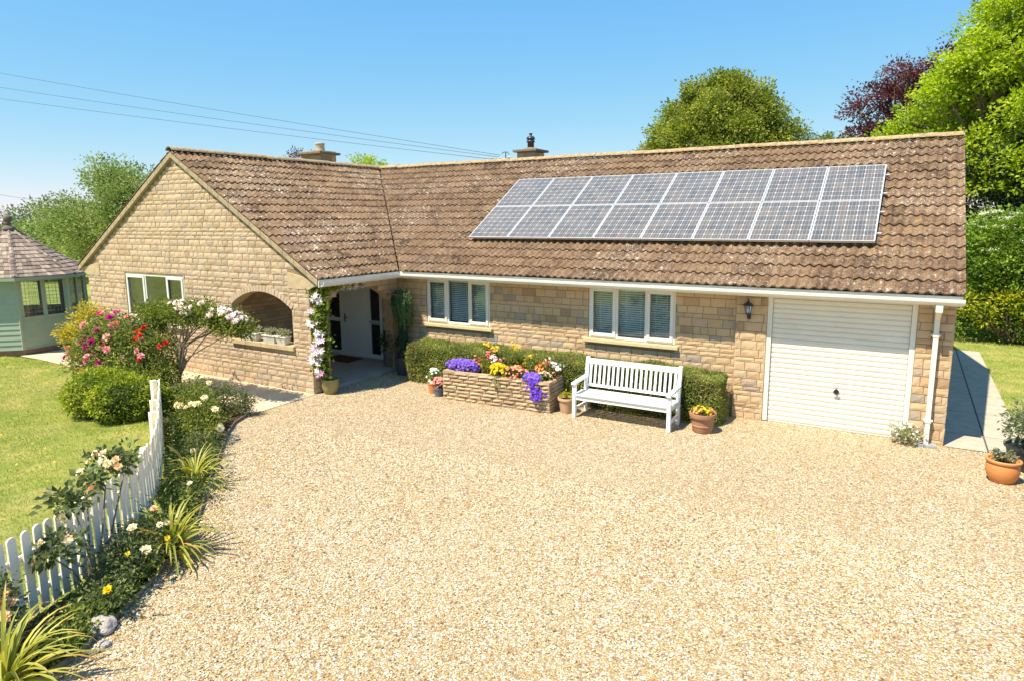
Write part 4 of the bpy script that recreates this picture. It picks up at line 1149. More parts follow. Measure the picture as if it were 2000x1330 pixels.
blooms(l, P, np.tile([0, 0, 1.], (len(P), 1))+rng.normal(size=P.shape)*.2, .018, 0, ((5, .1, 1),)); tag(l.build('lawn_daisies', 'p_yellow'), 'tiny yellow flowers dotted through the lawn', 'flowers', kind='stuff')
# loose pebbles lying on the gravel (real stones that catch the sun)
def pebbles(n, box, poly, s0, s1, dens=None):
    P = np.stack([rng.uniform(box[0], box[1], n), rng.uniform(box[2], box[3], n)], 1); P = P[in_poly(P, poly)]
    N = len(P); s = rng.uniform(s0, s1, N)
    base = np.array([(1, 0, 0), (0, 1, 0), (-1, 0, 0), (0, -1, 0), (0, 0, 1), (0, 0, -1)], float)
    V = base[None]*rng.uniform(.6, 1.15, (N, 6, 1))*s[:, None, None]
    V[:, :, 2] *= .62
    a = rng.uniform(0, 6.28, N); ca, sa = np.cos(a)[:, None], np.sin(a)[:, None]
    st = rng.uniform(.8, 1.5, N)[:, None]
    x, y = V[:, :, 0]*st, V[:, :, 1]; V[:, :, 0], V[:, :, 1] = x*ca-y*sa, x*sa+y*ca
    tz = rng.normal(0, .3, N)[:, None]; V[:, :, 2] += V[:, :, 0]*tz
    V += np.column_stack([P, .004+s*.35])[:, None, :]
    F = np.array([(0, 1, 4), (1, 2, 4), (2, 3, 4), (3, 0, 4), (1, 0, 5), (2, 1, 5), (3, 2, 5), (0, 3, 5)])
    idx = (np.arange(N)[:, None, None]*6+F[None]).ravel()
    r = np.repeat(rng.random(N), 8)
    me = np_mesh('loose_stones', V.reshape(-1, 3), np.full(N*8, 3, np.int32), idx, r.astype(np.float32), np.zeros(N*8, np.int32), ['pebble'], False)
    return tag(mk('loose_stones', me), 'loose pale stones scattered over the gravel drive', 'stones', kind='stuff')
n = NT('pebble'); n.bsdf(n.ramp(n.attr(), [(0, (.13, .09, .055)), (.14, (.30, .19, .09)), (.28, (.52, .30, .10)), (.42, (.53, .40, .20)), (.6, (.57, .47, .29)), (.8, (.72, .64, .48)), (1, (.80, .76, .66))]), .8, spec=.3); MT['pebble'] = n.m
pebbles(150000, (1.5, 17, -13, -4.5), gravel_pts, .007, .016)
pebbles(45000, (-1, 14, -5.5, .1), gravel_pts, .008, .014)

k = 420; P = np.column_stack([rng.uniform(0, 16, k), rng.uniform(-13, 0, k), np.full(k, .02)]); P[:150, 0] = rng.uniform(2.5, 6.2, 150); P[:150, 1] = rng.uniform(-11, -6.5, 150)
P = P[in_poly(P[:, :2], gravel_pts)]; l = L(); l.quads(leaf_arrays(P, rng.uniform(.015, .04, len(P)), None, unit(rng.normal(size=P.shape)*.5+np.array([0, 0, 1])), .6), 0); tag(l.build('fallen_leaves', 'dead_leaf'), 'small dry leaves and petals blown over the gravel', 'leaves', kind='stuff')
# ------------------------------------------------------------------ BENCH
bx0, bx1 = 5.68, 7.62
t = thing('garden_bench', 'white slatted wooden garden bench in front of the clipped hedge', 'bench', ((bx0+bx1)/2, -1.35, 0))
yf, yr = -1.62, -1.08
for x in (bx0+.035, bx1-.035):
    bevel(G().box(x-.035, x+.035, yf-.035, yf+.035, .0, .655).build('front_leg', 'bench', t), .006)
    g = G(); g.add([(x-.035, yr-.03, 0), (x+.035, yr-.03, 0), (x+.035, yr+.04, 0), (x-.035, yr+.04, 0), (x-.035, yr-.04, .47), (x+.035, yr-.04, .47), (x+.035, yr+.035, .47), (x-.035, yr+.035, .47), (x-.035, yr+.07, 1.09), (x+.035, yr+.07, 1.09), (x+.035, yr+.125, 1.09), (x-.035, yr+.125, 1.09)],
            [(3, 2, 1, 0), (0, 1, 5, 4), (1, 2, 6, 5), (2, 3, 7, 6), (3, 0, 4, 7), (4, 5, 9, 8), (5, 6, 10, 9), (6, 7, 11, 10), (7, 4, 8, 11), (8, 9, 10, 11)])
    bevel(g.build('back_leg', 'bench', t), .006)
    g = G(); g.add([(x-.045, yf-.07, .655), (x+.045, yf-.07, .655), (x+.045, yr+.02, .70), (x-.045, yr+.02, .70), (x-.045, yf-.07, .70), (x+.045, yf-.07, .70), (x+.045, yf+.12, .715), (x-.045, yf+.12, .715), (x-.045, yr+.02, .745), (x+.045, yr+.02, .745)],
            [(0, 3, 2, 1), (0, 1, 5, 4), (4, 5, 6, 7), (7, 6, 9, 8), (1, 2, 9, 6, 5), (0, 4, 7, 8, 3), (2, 3, 8, 9)])
    bevel(g.build('armrest', 'bench', t), .012, 3)
    bevel(G().box(x-.02, x+.02, yf+.036, yr-.03, .14, .20).build('stretcher', 'bench', t), .004)
    bevel(G().box(x-.02, x+.02, yf+.036, yr-.04, .37, .45).build('side_rail', 'bench', t), .004)
g = G(); g.box(bx0+.07, bx1-.07, yf-.015, yf+.015, .36, .445); g.box(bx0+.07, bx1-.07, yr-.03, yr+.0, .36, .44)
bevel(g.build('apron', 'bench', t), .004)
g = G()
for i in range(6):
    y = yf-.045+i*.094; dz = -.012*math.sin(math.pi*i/5)
    g.box(bx0+.0 if i not in (0, 5) else bx0+.075, bx1-.0 if i not in (0, 5) else bx1-.075, y, y+.080, .450+dz, .472+dz)
bevel(g.build('seat', 'bench', t), .005)
g = G()
def bk(z): return yr-.005+(z-.47)/.62*.10
def backbar(x0, x1, z0, z1, th): 
    g.add([(x0, bk(z0)-th/2, z0), (x1, bk(z0)-th/2, z0), (x1, bk(z0)+th/2, z0), (x0, bk(z0)+th/2, z0), (x0, bk(z1)-th/2, z1), (x1, bk(z1)-th/2, z1), (x1, bk(z1)+th/2, z1), (x0, bk(z1)+th/2, z1)], [(3, 2, 1, 0), (4, 5, 6, 7), (0, 1, 5, 4), (1, 2, 6, 5), (2, 3, 7, 6), (3, 0, 4, 7)])
backbar(bx0+.07, bx1-.07, .96, 1.06, .035); backbar(bx0+.07, bx1-.07, .52, .57, .03)
for i in range(19):
    x = bx0+.07+(bx1-bx0-.14)*(i+.5)/19; backbar(x-.024, x+.024, .57, .96, .016)
bevel(g.build('backrest', 'bench', t), .004)

# ------------------------------------------------------------------ PLANTER
pl = thing('stone_planter', 'long raised stone planter packed with bright flowers by the hedge', 'planter', (3.9, -1.25, 0))
A = Vector((2.68, -1.78, 0)); B = Vector((5.20, -1.67, 0)); C_ = Vector((5.14, -.74, 0)); D_ = Vector((2.64, -.86, 0)); HP = .62
g = G()
def pw_(P, Q, seed):
    U = (Q-P); l = U.length; U.normalize(); Nn = Vector((U.y, -U.x, 0))
    brick_wall(g, P, U, Nn, 0, HP, lambda a, b: [(0, l)], heights=(.078, .082, .074), lens=(.16, .34), rough=.014, joint=.014, depth=.05, seed=seed)
pw_(A, B, 31); pw_(B, C_, 32); pw_(C_, D_, 33); pw_(D_, A, 34)
# top faces and inner faces
def off(P, c, d): v = (c-P); return P+Vector((v.x/abs(v.x)*d, v.y/abs(v.y)*d, 0))
cen = (A+B+C_+D_)/4; outer = [A, B, C_, D_]; inner = [off(p, cen, .13) for p in outer]; out2 = [off(p, cen, .004) for p in outer]
rr = random.Random(9)
for i in range(4):
    p, q, pi, qi = out2[i], out2[(i+1) % 4], inner[i], inner[(i+1) % 4]; n_ = max(3, int((q-p).length/.26))
    for j in range(n_):
        a = p.lerp(q, j/n_+.004); b = p.lerp(q, (j+1)/n_-.004); ai = pi.lerp(qi, j/n_+.004); bi = pi.lerp(qi, (j+1)/n_-.004); h0 = HP+rr.uniform(.0, .012)
        g.add([(a.x, a.y, HP-.06), (b.x, b.y, HP-.06), (bi.x, bi.y, HP-.06), (ai.x, ai.y, HP-.06), (a.x, a.y, h0), (b.x, b.y, h0), (bi.x, bi.y, h0), (ai.x, ai.y, h0)], [(4, 5, 6, 7), (2, 3, 7, 6), (0, 1, 5, 4), (1, 2, 6, 5), (3, 0, 4, 7)])
g.build('planter_wall', 'planter_stone', pl)
g = G(); ins = [off(p, cen, .03) for p in outer]; g.prism([(p.x, p.y, 0.01) for p in ins], (0, 0, HP-.10)); g.build('core', 'mortar', pl)
g = G(); g.add([(p.x, p.y, HP-.05) for p in inner], [(0, 1, 2, 3)]); g.build('soil', 'compost', pl)

def plant(name, label, cat, c, rad, h, leafmat, ls, nl, flowers, group=None, stems=True, per=14, zb=0., upb=.5):
    """bushy low plant: leaves part + blossoms part(s). flowers: list of (mat, n, radius, layers, zrange)"""
    t = thing(name, label, cat, (c[0], c[1], c[2]), 0, group)
    l = L(); lobes = [(c[0], c[1], c[2]+h*.45, rad[0], rad[1], h*.6)]
    clumps(l, lobes, max(4, nl//per), per, min(rad)*.22, ls, 0, .35, 1.0, c[2]+zb, upbias=upb)
    if stems:
        for k in range(10):
            a = random.uniform(0, 6.28); q = random.uniform(.2, .8)
            l.g.tube([(c[0], c[1], c[2]-.02), (c[0]+math.cos(a)*rad[0]*q, c[1]+math.sin(a)*rad[1]*q, c[2]+h*random.uniform(.4, .9))], [.006, .003], 4, 1)
    l.build('foliage', [leafmat, 'bark'], t)
    for (m, nf, r_, lay, cl) in flowers:
        fl = L(); P, d = lobe_points([(c[0], c[1], c[2]+h*.5, rad[0], rad[1], h*.62)], nf, .9, 1.1, 1.0)
        k = P[:, 2] > c[2]+zb+.02
        P, d = P[k], d[k]
        if cl:    # gather into clusters
            ctr = P[rng.choice(len(P), max(1, cl))]; P = ctr[rng.integers(0, len(ctr), len(P))]+rng.normal(size=P.shape)*r_*1.6
        d = unit(d+np.array([.1, -.35, .5])+rng.normal(size=d.shape)*.3)
        blooms(fl, P, d, r_*rng.uniform(.7, 1.2, len(P)), 0, lay)
        fl.build('blossoms', m, t)
    return t
STAR = ((5, .15, 1),); DBL = ((6, .2, 1), (5, .7, .75)); 
zP = HP-.03
plant('bellflower', 'dense violet-blue bellflower mound at the left end of the stone planter', 'flowers', (3.02, -1.5, zP), (.40, .20), .22, 'rose_leaf', .045, 900, [('p_purple', 260, .036, STAR, 0), ('p_violet', 300, .034, STAR, 0)])
t = plant('bellflower', 'violet-blue bellflower spilling down the front near the right end of the planter', 'flowers', (4.78, -1.60, zP-.02), (.20, .14), .17, 'rose_leaf_dark', .04, 200, [('p_purple', 130, .036, STAR, 0), ('p_violet', 130, .034, STAR, 0)])
fl = L(); k = 120; q_ = rng.random(k); P = np.column_stack([4.86+q_*.10+rng.normal(0, .075, k), -1.72-rng.uniform(0, .10, k), zP+.05-q_*.36+rng.normal(0, .03, k)]); blooms(fl, P, np.array([0, -1, .4])+rng.normal(size=(k, 3))*.3, .028, 0, STAR); fl.build('blossoms', 'p_purple', t)
plant('daisy_bush', 'tall yellow-flowered daisy plant behind the violet flowers in the planter', 'flowers', (3.35, -1.05, zP), (.22, .18), .48, 'rose_leaf', .05, 500, [('p_yellow', 55, .028, DBL, 3)])
plant('daisy_bush', 'tall yellow-flowered daisy plant in the middle back of the planter', 'flowers', (4.05, -1.05, zP), (.22, .18), .48, 'rose_leaf', .05, 500, [('p_yellow', 50, .028, DBL, 3)])
plant('daisy_bush', 'sparse yellow flowers at back right of centre in the planter', 'flowers', (4.45, -1.1, zP), (.2, .16), .38, 'rose_leaf', .05, 400, [('p_yellow', 30, .028, DBL, 2), ('p_coral', 6, .04, DBL, 1)])
plant('geranium', 'coral-red geranium beside the violet mound in the planter', 'flowers', (3.55, -1.4, zP), (.22, .18), .34, 'rose_leaf', .055, 400, [('p_coral', 55, .03, DBL, 5)])
plant('geranium', 'white and pink flowers between the coral and yellow flowers in the planter', 'flowers', (3.78, -1.45, zP), (.2, .18), .28, 'rose_leaf', .05, 300, [('p_white', 26, .036, DBL, 4), ('p_pink', 30, .028, DBL, 4)])
plant('marigold', 'bright golden yellow bloom cushion at the front centre of the planter', 'flowers', (3.98, -1.58, zP), (.21, .14), .24, 'rose_leaf', .05, 260, [('p_yellow', 100, .04, DBL, 0)])
plant('diascia', 'salmon pink trailing flowers right of the golden yellow ones in the planter', 'flowers', (4.36, -1.55, zP), (.3, .16), .22, 'rose_leaf', .045, 320, [('p_coral', 75, .028, DBL, 0), ('p_peach', 45, .026, DBL, 0)])
plant('fuchsia', 'peach orange flowers above the right violet trail in the planter', 'flowers', (4.72, -1.3, zP), (.22, .18), .34, 'rose_leaf', .05, 380, [('p_orange', 40, .034, DBL, 4)])
plant('petunia', 'red and white flowers at the right end of the planter', 'flowers', (4.98, -1.2, zP), (.2, .24), .34, 'rose_leaf', .05, 380, [('p_red', 26, .038, DBL, 4), ('p_white', 30, .038, DBL, 4)])
plant('begonia', 'cream and pale pink flowers in the front right corner of the planter', 'flowers', (4.98, -1.48, zP), (.15, .12), .18, 'rose_leaf', .045, 200, [('p_cream', 26, .03, DBL, 0), ('p_pink', 12, .026, DBL, 0)])
plant('ivy', 'small green trail hanging over the planter front wall centre', 'plant', (4.02, -1.76, zP-.18), (.07, .05), .22, 'silver_leaf', .035, 120, [], stems=False)

# ------------------------------------------------------------------ POTS
def pot(name, label, x, y, r, h, mat, style='taper', group=None, z=0., cat='plant pot'):
    t = thing(name, label, cat, (x, y, z), 0, group); g = G()
    if style == 'taper': P = [(0, 0), (r*.68, 0), (r*.70, .01), (r*.88, h*.84), (r*.89, h*.84), (r*1.0, h*.85), (r*1.02, h*.97), (r*1.0, h), (r*.9, h), (r*.86, h*.9), (r*.8, h*.86), (0, h*.86)]
    elif style == 'bands': P = [(0, 0), (r*.70, 0), (r*.73, .01), (r*.79, h*.33), (r*.83, h*.35), (r*.83, h*.40), (r*.80, h*.42), (r*.87, h*.78), (r*.99, h*.8), (r*1.02, h*.95), (r*1.0, h), (r*.9, h), (r*.85, h*.88), (0, h*.86)]
    elif style == 'belly': P = [(0, 0), (r*.60, 0), (r*.66, .01), (r*.86, h*.25), (r*.95, h*.5), (r*.93, h*.78), (r*.88, h*.87), (r*1.0, h*.9), (r*1.02, h*.97), (r*.98, h), (r*.86, h), (r*.82, h*.88), (0, h*.86)]
    elif style == 'bucket': P = [(0, 0), (r*.78, 0), (r*.8, .01), (r*.96, h*.9), (r*1.03, h*.91), (r*1.04, h), (r*.96, h), (r*.92, h*.9), (0, h*.88)]
    elif style == 'glazed': P = [(0, 0), (r*.6, 0), (r*.64, .01), (r*.88, h*.35), (r*.95, h*.6), (r*.93, h*.9), (r*1.0, h*.93), (r*1.0, h), (r*.9, h), (r*.87, h*.9), (0, h*.87)]
    o = g.lathe(P, (x, y, z), 36).build('pot', mat, t, True)
    o.modifiers.new('edge', 'EDGE_SPLIT').split_angle = R(38)
    G().lathe([(r*.84, 0), (0, .015)], (x, y, z+h*.87), 20).build('soil', 'compost', t)
    return t
def potplant(t, c, rad, h, leafmat, ls, nl, flowers=(), name='foliage', zb=-.02, per=12, upb=.5):
    l = L(); clumps(l, [(c[0], c[1], c[2]+h*.45, rad[0], rad[1], h*.6)], max(3, nl//per), per, min(rad)*.22, ls, 0, .3, 1.0, c[2]+zb, upbias=upb)
    for k in range(8):
        a = random.uniform(0, 6.28); q = random.uniform(.1, .7); l.g.tube([(c[0], c[1], c[2]-.03), (c[0]+math.cos(a)*rad[0]*q, c[1]+math.sin(a)*rad[1]*q, c[2]+h*random.uniform(.3, .8))], [.007, .003], 4, 1)
    p = l.build(name, [leafmat, 'bark'], t)
    for (m, nf, r_, lay) in flowers:
        fl = L(); P, d = lobe_points([(c[0], c[1], c[2]+h*.5, rad[0], rad[1], h*.62)], nf, .9, 1.08, 1.0); k = P[:, 2] > c[2]+zb
        blooms(fl, P[k], unit(d[k]+np.array([.1, -.3, .4])), r_*rng.uniform(.75, 1.15, k.sum()), 0, lay); fl.build('blossoms', m, p)
    return p
t = pot('flower_pot', 'pale terracotta pot of yellow-green leaves between planter and bench', 5.44, -1.40, .175, .31, 'terracotta_pale')
potplant(t, (5.44, -1.40, .28), (.13, .13), .12, 'yellow_leaf', .05, 150)
t = pot('flower_pot', 'banded brown terracotta pot of orange and yellow flowers right of the bench', 8.10, -1.28, .235, .36, 'terracotta_brown', 'bands')
potplant(t, (8.10, -1.28, .32), (.2, .2), .12, 'rose_leaf', .045, 300, [('p_yellow', 26, .032, DBL), ('p_orange', 24, .03, DBL)])
t = pot('flower_pot', 'orange pot of white flowers left of the stone planter', 2.22, -1.50, .13, .24, 'orange_pot', 'bucket')
potplant(t, (2.22, -1.50, .22), (.17, .15), .3, 'elder_leaf', .045, 300, [('p_white', 20, .042, DBL)])
t = pot('flower_pot', 'blue-grey pot of red-pink flowers against the planter end', 2.48, -1.66, .125, .20, 'bluegrey_pot', 'taper')
potplant(t, (2.48, -1.66, .18), (.16, .14), .22, 'rose_leaf', .04, 200, [('p_coral', 90, .022, STAR), ('p_pink', 60, .02, STAR)])
t = pot('flower_pot', 'plain terracotta pot of broad green leaves at the hedge end', .92, -.60, .20, .36, 'terracotta', 'bucket')
potplant(t, (.92, -.60, .33), (.20, .18), .38, 'rose_leaf_dark', .10, 240)
t = pot('flower_pot', 'olive green glazed pot at the foot of the clematis pillar', .24, -2.66, .20, .34, 'olive_pot', 'glazed')
G().lathe([(.012, 0), (.01, .3)], (.24, -2.66, .3), 6).build('stem', 'bark', t)
t = pot('shrub_pot', 'tall plum-grey pot of a feathery dark conifer in the porch shade', -.22, -.12+.05, .24, .50, 'plum_pot', 'bucket')
potplant(t, (-.22, -.07, .46), (.30, .28), .5, 'dark_leaf', .07, 1800, name='conifer')
t = pot('shrub_pot', 'dark slate pot holding the weeping conifer by the porch corner', .47, -.42, .21, .44, 'dark_pot', 'bucket')
# weeping conifer: stem + hanging strands
l = L(); cx, cy = .47, -.38
l.g.tube([(cx, cy, .38), (cx-.02, cy+.02, 1.0), (cx+.02, cy, 1.75), (cx, cy, 1.98)], [.03, .025, .02, .015], 7, 1)
for i in range(120):
    a = random.uniform(0, 6.28); top = random.random() < .45
    # crown hooks over to both sides; long strands hang close to the stem, short ones outside, painted brighter on the right
    if top: r1 = random.uniform(.16, .31); zt = random.uniform(1.80, 2.04); ln = random.uniform(.15, .5)+(.2 if math.cos(a) > .3 else 0)
    else: r1 = random.uniform(.03, .12); zt = random.uniform(.9, 1.85); ln = random.uniform(.25, .8)
    n = int(ln/.02)+8; s_ = np.linspace(0, 1, n)
    rad = r1*np.minimum(1, s_*4)**.6*(1-.2*s_)+.02*np.sin(s_*9+a); z = zt+.10*np.sin(np.minimum(1, s_*3.5)*math.pi)-ln*s_**1.2
    C = np.column_stack([cx-.02+np.cos(a)*rad, cy+np.sin(a)*rad, z])+rng.normal(size=(n, 3))*.008
    C = C[C[:, 2] > .52]
    if len(C) < 3: continue
    C2 = np.repeat(C, 4, 0); ax = rng.normal(size=C2.shape)*.5; ax[:, 2] -= .9
    tone = np.clip(random.uniform(.0, .6)+(.45 if top and math.cos(a) > 0 else 0)+rng.normal(0, .1, len(C2)), 0, 1)  # lit right side and dark left put into the leaf tone
    l.quads(leaf_arrays(C2, rng.uniform(.03, .07, len(C2)), unit(ax), None, .32), 0, tone)
l.build('weeping_conifer', ['conifer', 'bark'], t)
# right-hand pots
t = pot('flower_pot', 'round orange terracotta pot with blue-grey succulents at the gravel edge', 12.47, -1.42, .22, .34, 'orange_pot', 'belly')
potplant(t, (12.47, -1.42, .30), (.15, .15), .16, 'olive_leaf', .06, 200)
t = pot('flower_pot', 'small terracotta pot cut off by the right edge of the photo', 12.86, -1.72, .15, .27, 'orange_pot', 'taper')
potplant(t, (12.86, -1.72, .24), (.12, .12), .14, 'olive_leaf', .05, 120)
t = pot('shrub_pot', 'wide black tub of a silvery olive shrub at the right edge', 12.93, -.62, .38, .36, 'black_pot', 'bucket')
potplant(t, (12.97, -.55, .32), (.42, .40), .72, 'olive_leaf', .075, 1500, name='shrub')
# golden shrubs by the summerhouse
t = pot('shrub_pot', 'terracotta pot of a golden shrub on the patio by the summerhouse', -8.95, -3.45, .25, .40, 'terracotta', 'taper')
potplant(t, (-8.95, -3.45, .36), (.42, .40), .62, 'gold_leaf', .08, 1500, name='shrub')
t = pot('shrub_pot', 'second terracotta pot with a taller yellow shrub against the gable wall', -8.40, -3.35, .27, .42, 'terracotta', 'taper')
potplant(t, (-8.15, -3.35, .38), (.60, .42), 1.15, 'gold_leaf', .08, 2600, name='shrub')
# window boxes on the arch sill
for (x, w, lb) in ((-2.0, .52, 'left white trough of silvery plants on the arch sill'), (-1.33, .40, 'middle white trough of silvery plants on the arch sill'), (-.93, .30, 'smallest white pot at the right end of the arch sill')):
    t = thing('window_box', lb, 'trough', (x, -D+.02, 1.035)); g = G(); z = 1.037; y = -D+.03; hw = w/2
    g.add([(x-hw*.86, y-.07, z), (x+hw*.86, y-.07, z), (x+hw*.86, y+.07, z), (x-hw*.86, y+.07, z), (x-hw, y-.09, z+.15), (x+hw, y-.09, z+.15), (x+hw, y+.09, z+.15), (x-hw, y+.09, z+.15), (x-hw-.012, y-.102, z+.15), (x+hw+.012, y-.102, z+.15), (x+hw+.012, y+.102, z+.15), (x-hw-.012, y+.102, z+.15), (x-hw-.012, y-.102, z+.18), (x+hw+.012, y-.102, z+.18), (x+hw+.012, y+.102, z+.18), (x-hw-.012, y+.102, z+.18)],
          [(3, 2, 1, 0)]+[(4*a+i, 4*a+(i+1) % 4, 4*a+4+(i+1) % 4, 4*a+4+i) for a in range(3) for i in range(4)]+[(12, 13, 14, 15)])
    bevel(g.build('box', 'trough', t), .006)
    potplant(t, (x, y, z+.16), (hw*1.05, .13), .16, 'silver_leaf', .05, 300, zb=-.06)

# clematis on the pillar
t = thing('clematis', 'pale pink clematis climbing the porch pillar in large star blooms', 'climber', (.24, -2.66, .3))
g = G()
for dx, dy in ((-.13, -.02), (.12, .02)): g.box(.17+dx-.012, .17+dx+.012, -2.72+dy-.012, -2.72+dy+.012, .3, 1.95)
for z in (.7, 1.15, 1.6): g.box(.04, .30, -2.735, -2.72, z, z+.02)
g.build('stake', 'wood_stake', t)
l = L(); k = 2600
s = rng.random(k); zc = .42+s*1.95; wob = .05*np.sin(zc*7)
C = np.column_stack([.17+wob+rng.normal(0, .10, k), -2.79+rng.normal(0, .07, k), zc]); C2 = np.column_stack([.25+rng.normal(0, .05, 260), -2.75+rng.random(260)*1.15, 2.33+rng.normal(0, .035, 260)])
Cc = np.vstack([C, C2]); tone = np.clip(.5+.3*np.sin(Cc[:, 2]*9+Cc[:, 0]*20)+rng.normal(0, .2, len(Cc)), 0, 1)
l.quads(leaf_arrays(Cc, rng.uniform(.05, .10, len(Cc)), unit(rng.normal(size=Cc.shape)), unit(rng.normal(size=Cc.shape)*.6+np.array([.3, -1, .8])), .7), 0, tone)
l.g.tube([(.24, -2.66, .32), (.15, -2.74, .9), (.22, -2.75, 1.5), (.14, -2.73, 2.1), (.26, -2.6, 2.34), (.28, -1.7, 2.36)], .008, 5, 1)
l.build('foliage', ['clematis_leaf', 'bark'], t)
for i in range(44):
    z = random.choice([.5, .56, .75, .85, 1.0, 1.05, 1.2, 1.42, 1.5, 1.55, 1.6, 1.85, 2.1, 2.2])+random.uniform(-.05, .05); x = .17+.05*math.sin(z*7)+random.uniform(-.16, .15)
    if i > 39: x = .3; z = 2.30
    y = -2.90-random.uniform(-.02, .05) if i <= 39 else -2.4+.2*(i-39)
    fl = L(); blooms(fl, [(x, y, z)], [(.25+random.uniform(-.3, .3), -1, .35)], random.uniform(.085, .125), 0, ((7, .12, 1), (3, .9, .25)), .46); fl.build('bloom', 'p_mauve' if z < .6 and i % 2 else 'p_clematis', t)

# ------------------------------------------------------------------ HEDGES
def box_surface(n, x0, x1, y0, y1, z1, rnd_=.12, wave=.03, top=.5):
    """points + normals on a rounded clipped hedge box (top, front, ends)"""
    cx, cy = (x0+x1)/2, (y0+y1)/2; hx, hy, hz = (x1-x0)/2, (y1-y0)/2, z1
    a_top, a_side, a_end = 4*hx*hy, 2*hx*hz*2, 2*hy*hz*2
    w = np.array([a_top, a_side, a_end]); k = rng.choice(3, n, p=w/w.sum())
    u = rng.uniform(-1, 1, (n, 3)); P = np.empty((n, 3))
    P[:, 0] = u[:, 0]*hx; P[:, 1] = u[:, 1]*hy; P[:, 2] = (u[:, 2]*.5+.5)*hz
    s = np.sign(rng.random(n)-.5)
    P[k == 0, 2] = hz; P[k == 1, 1] = (s*hy)[k == 1]; P[k == 2, 0] = (s*hx)[k == 2]
    # round
    Q = np.clip(P, [-hx+rnd_, -hy+rnd_, 0], [hx-rnd_, hy-rnd_, hz-rnd_]); d = P-Q; ln = np.linalg.norm(d, axis=1, keepdims=True); Nn = d/np.maximum(ln, 1e-6)
    P = Q+Nn*rnd_
    wv = wave*(np.sin(P[:, 0]*3.1+.7)+np.sin(P[:, 0]*7.3+P[:, 2]*5)*.6+np.sin(P[:, 2]*6+P[:, 1]*4)*.6)
    P += Nn*wv[:, None]; P[:, 0] += cx; P[:, 1] += cy
    return P, Nn
def hedge(label, x0, x1, y0, y1, z1, n, mat, ls, name='hedge', rz=0, rnd_=.14):
    t = thing(name, label, 'hedge', ((x0+x1)/2, (y0+y1)/2, 0))
    P, Nn = box_surface(n, x0, x1, y0, y1, z1, rnd_)
    P -= Nn*(rng.random((n, 1))**2*.09); P += Nn*(rng.random((n, 1)) > .93)*rng.random((n, 1))*.05
    ax = unit(Nn*.8+rng.normal(size=P.shape)*.7); nr = unit(Nn+rng.normal(size=P.shape)*.6+np.array([0, 0, .3]))
    tone = np.clip(.45+.22*np.sin(P[:, 0]*5+2*np.sin(P[:, 2]*4))*np.sin(P[:, 1]*6+P[:, 2]*7)+rng.normal(0, .2, n), 0, 1)
    l = L(); l.quads(leaf_arrays(P, rng.uniform(.6, 1.3, n)*ls, ax, nr, .55), 0, tone); l.build('foliage', mat, t)
    g = G(); g.box(x0+.09, x1-.09, y0+.09, y1-.09, 0, z1-.10); bevel(g.build('dark_core', 'twig', t), .1, 3)  # solid dark core added behind the leaves, not modelled twigs
    return t
hedge('long clipped green hedge along the house wall behind bench and planter', 1.0, 8.30, -.95, -.16, .93, 85000, 'hedge_leaf', .036)

def mound(label, lobes, n, mat, ls, name='shrub', cat='shrub', core=.86, zmin=.02, fl=(), per=0):
    c0 = lobes[0]; t = thing(name, label, cat, (c0[0], c0[1], 0)); l = L()
    P, d = lobe_points(lobes, n, .86, 1.04, .2); k = P[:, 2] > zmin
    # discard points inside another lobe
    for (x, y, z, a, b, c) in lobes: k &= (((P[:, 0]-x)/a)**2+((P[:, 1]-y)/b)**2+((P[:, 2]-z)/c)**2) > .66
    P, d = P[k], d[k]
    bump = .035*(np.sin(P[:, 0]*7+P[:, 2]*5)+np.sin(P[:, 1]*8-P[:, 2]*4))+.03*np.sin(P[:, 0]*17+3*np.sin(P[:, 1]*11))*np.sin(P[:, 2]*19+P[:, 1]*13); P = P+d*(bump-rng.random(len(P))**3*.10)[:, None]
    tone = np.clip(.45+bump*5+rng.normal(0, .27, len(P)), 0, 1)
    l.quads(leaf_arrays(P, rng.uniform(.6, 1.3, len(P))*ls, unit(d*.7+rng.normal(size=P.shape)*.7), unit(d+rng.normal(size=P.shape)*.6+np.array([0, 0, .4])), .6), 0, tone)
    l.build('foliage', mat, t)
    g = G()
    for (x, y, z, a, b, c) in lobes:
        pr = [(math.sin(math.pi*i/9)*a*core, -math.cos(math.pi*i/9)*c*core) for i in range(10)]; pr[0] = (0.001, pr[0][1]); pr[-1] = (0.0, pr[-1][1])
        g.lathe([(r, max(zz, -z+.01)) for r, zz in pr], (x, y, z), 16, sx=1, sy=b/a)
    g.build('dark_core', 'twig', t, True)  # solid dark lobes added behind the leaves to stop see-through
    return t
mound('rounded clipped yellow-green box hedge at the edge of the lawn', [(-1.95, -6.1, .33, .6, .50, .40), (-2.6, -6.08, .34, .75, .58, .41), (-3.1, -5.85, .34, .68, .60, .42), (-1.8, -5.75, .33, .55, .5, .40), (-2.7, -5.5, .36, .95, .55, .42), (-3.55, -5.45, .33, .55, .58, .42), (-2.3, -5.9, .36, .8, .6, .42)], 60000, 'box_leaf', .052, 'box_hedge', 'hedge')

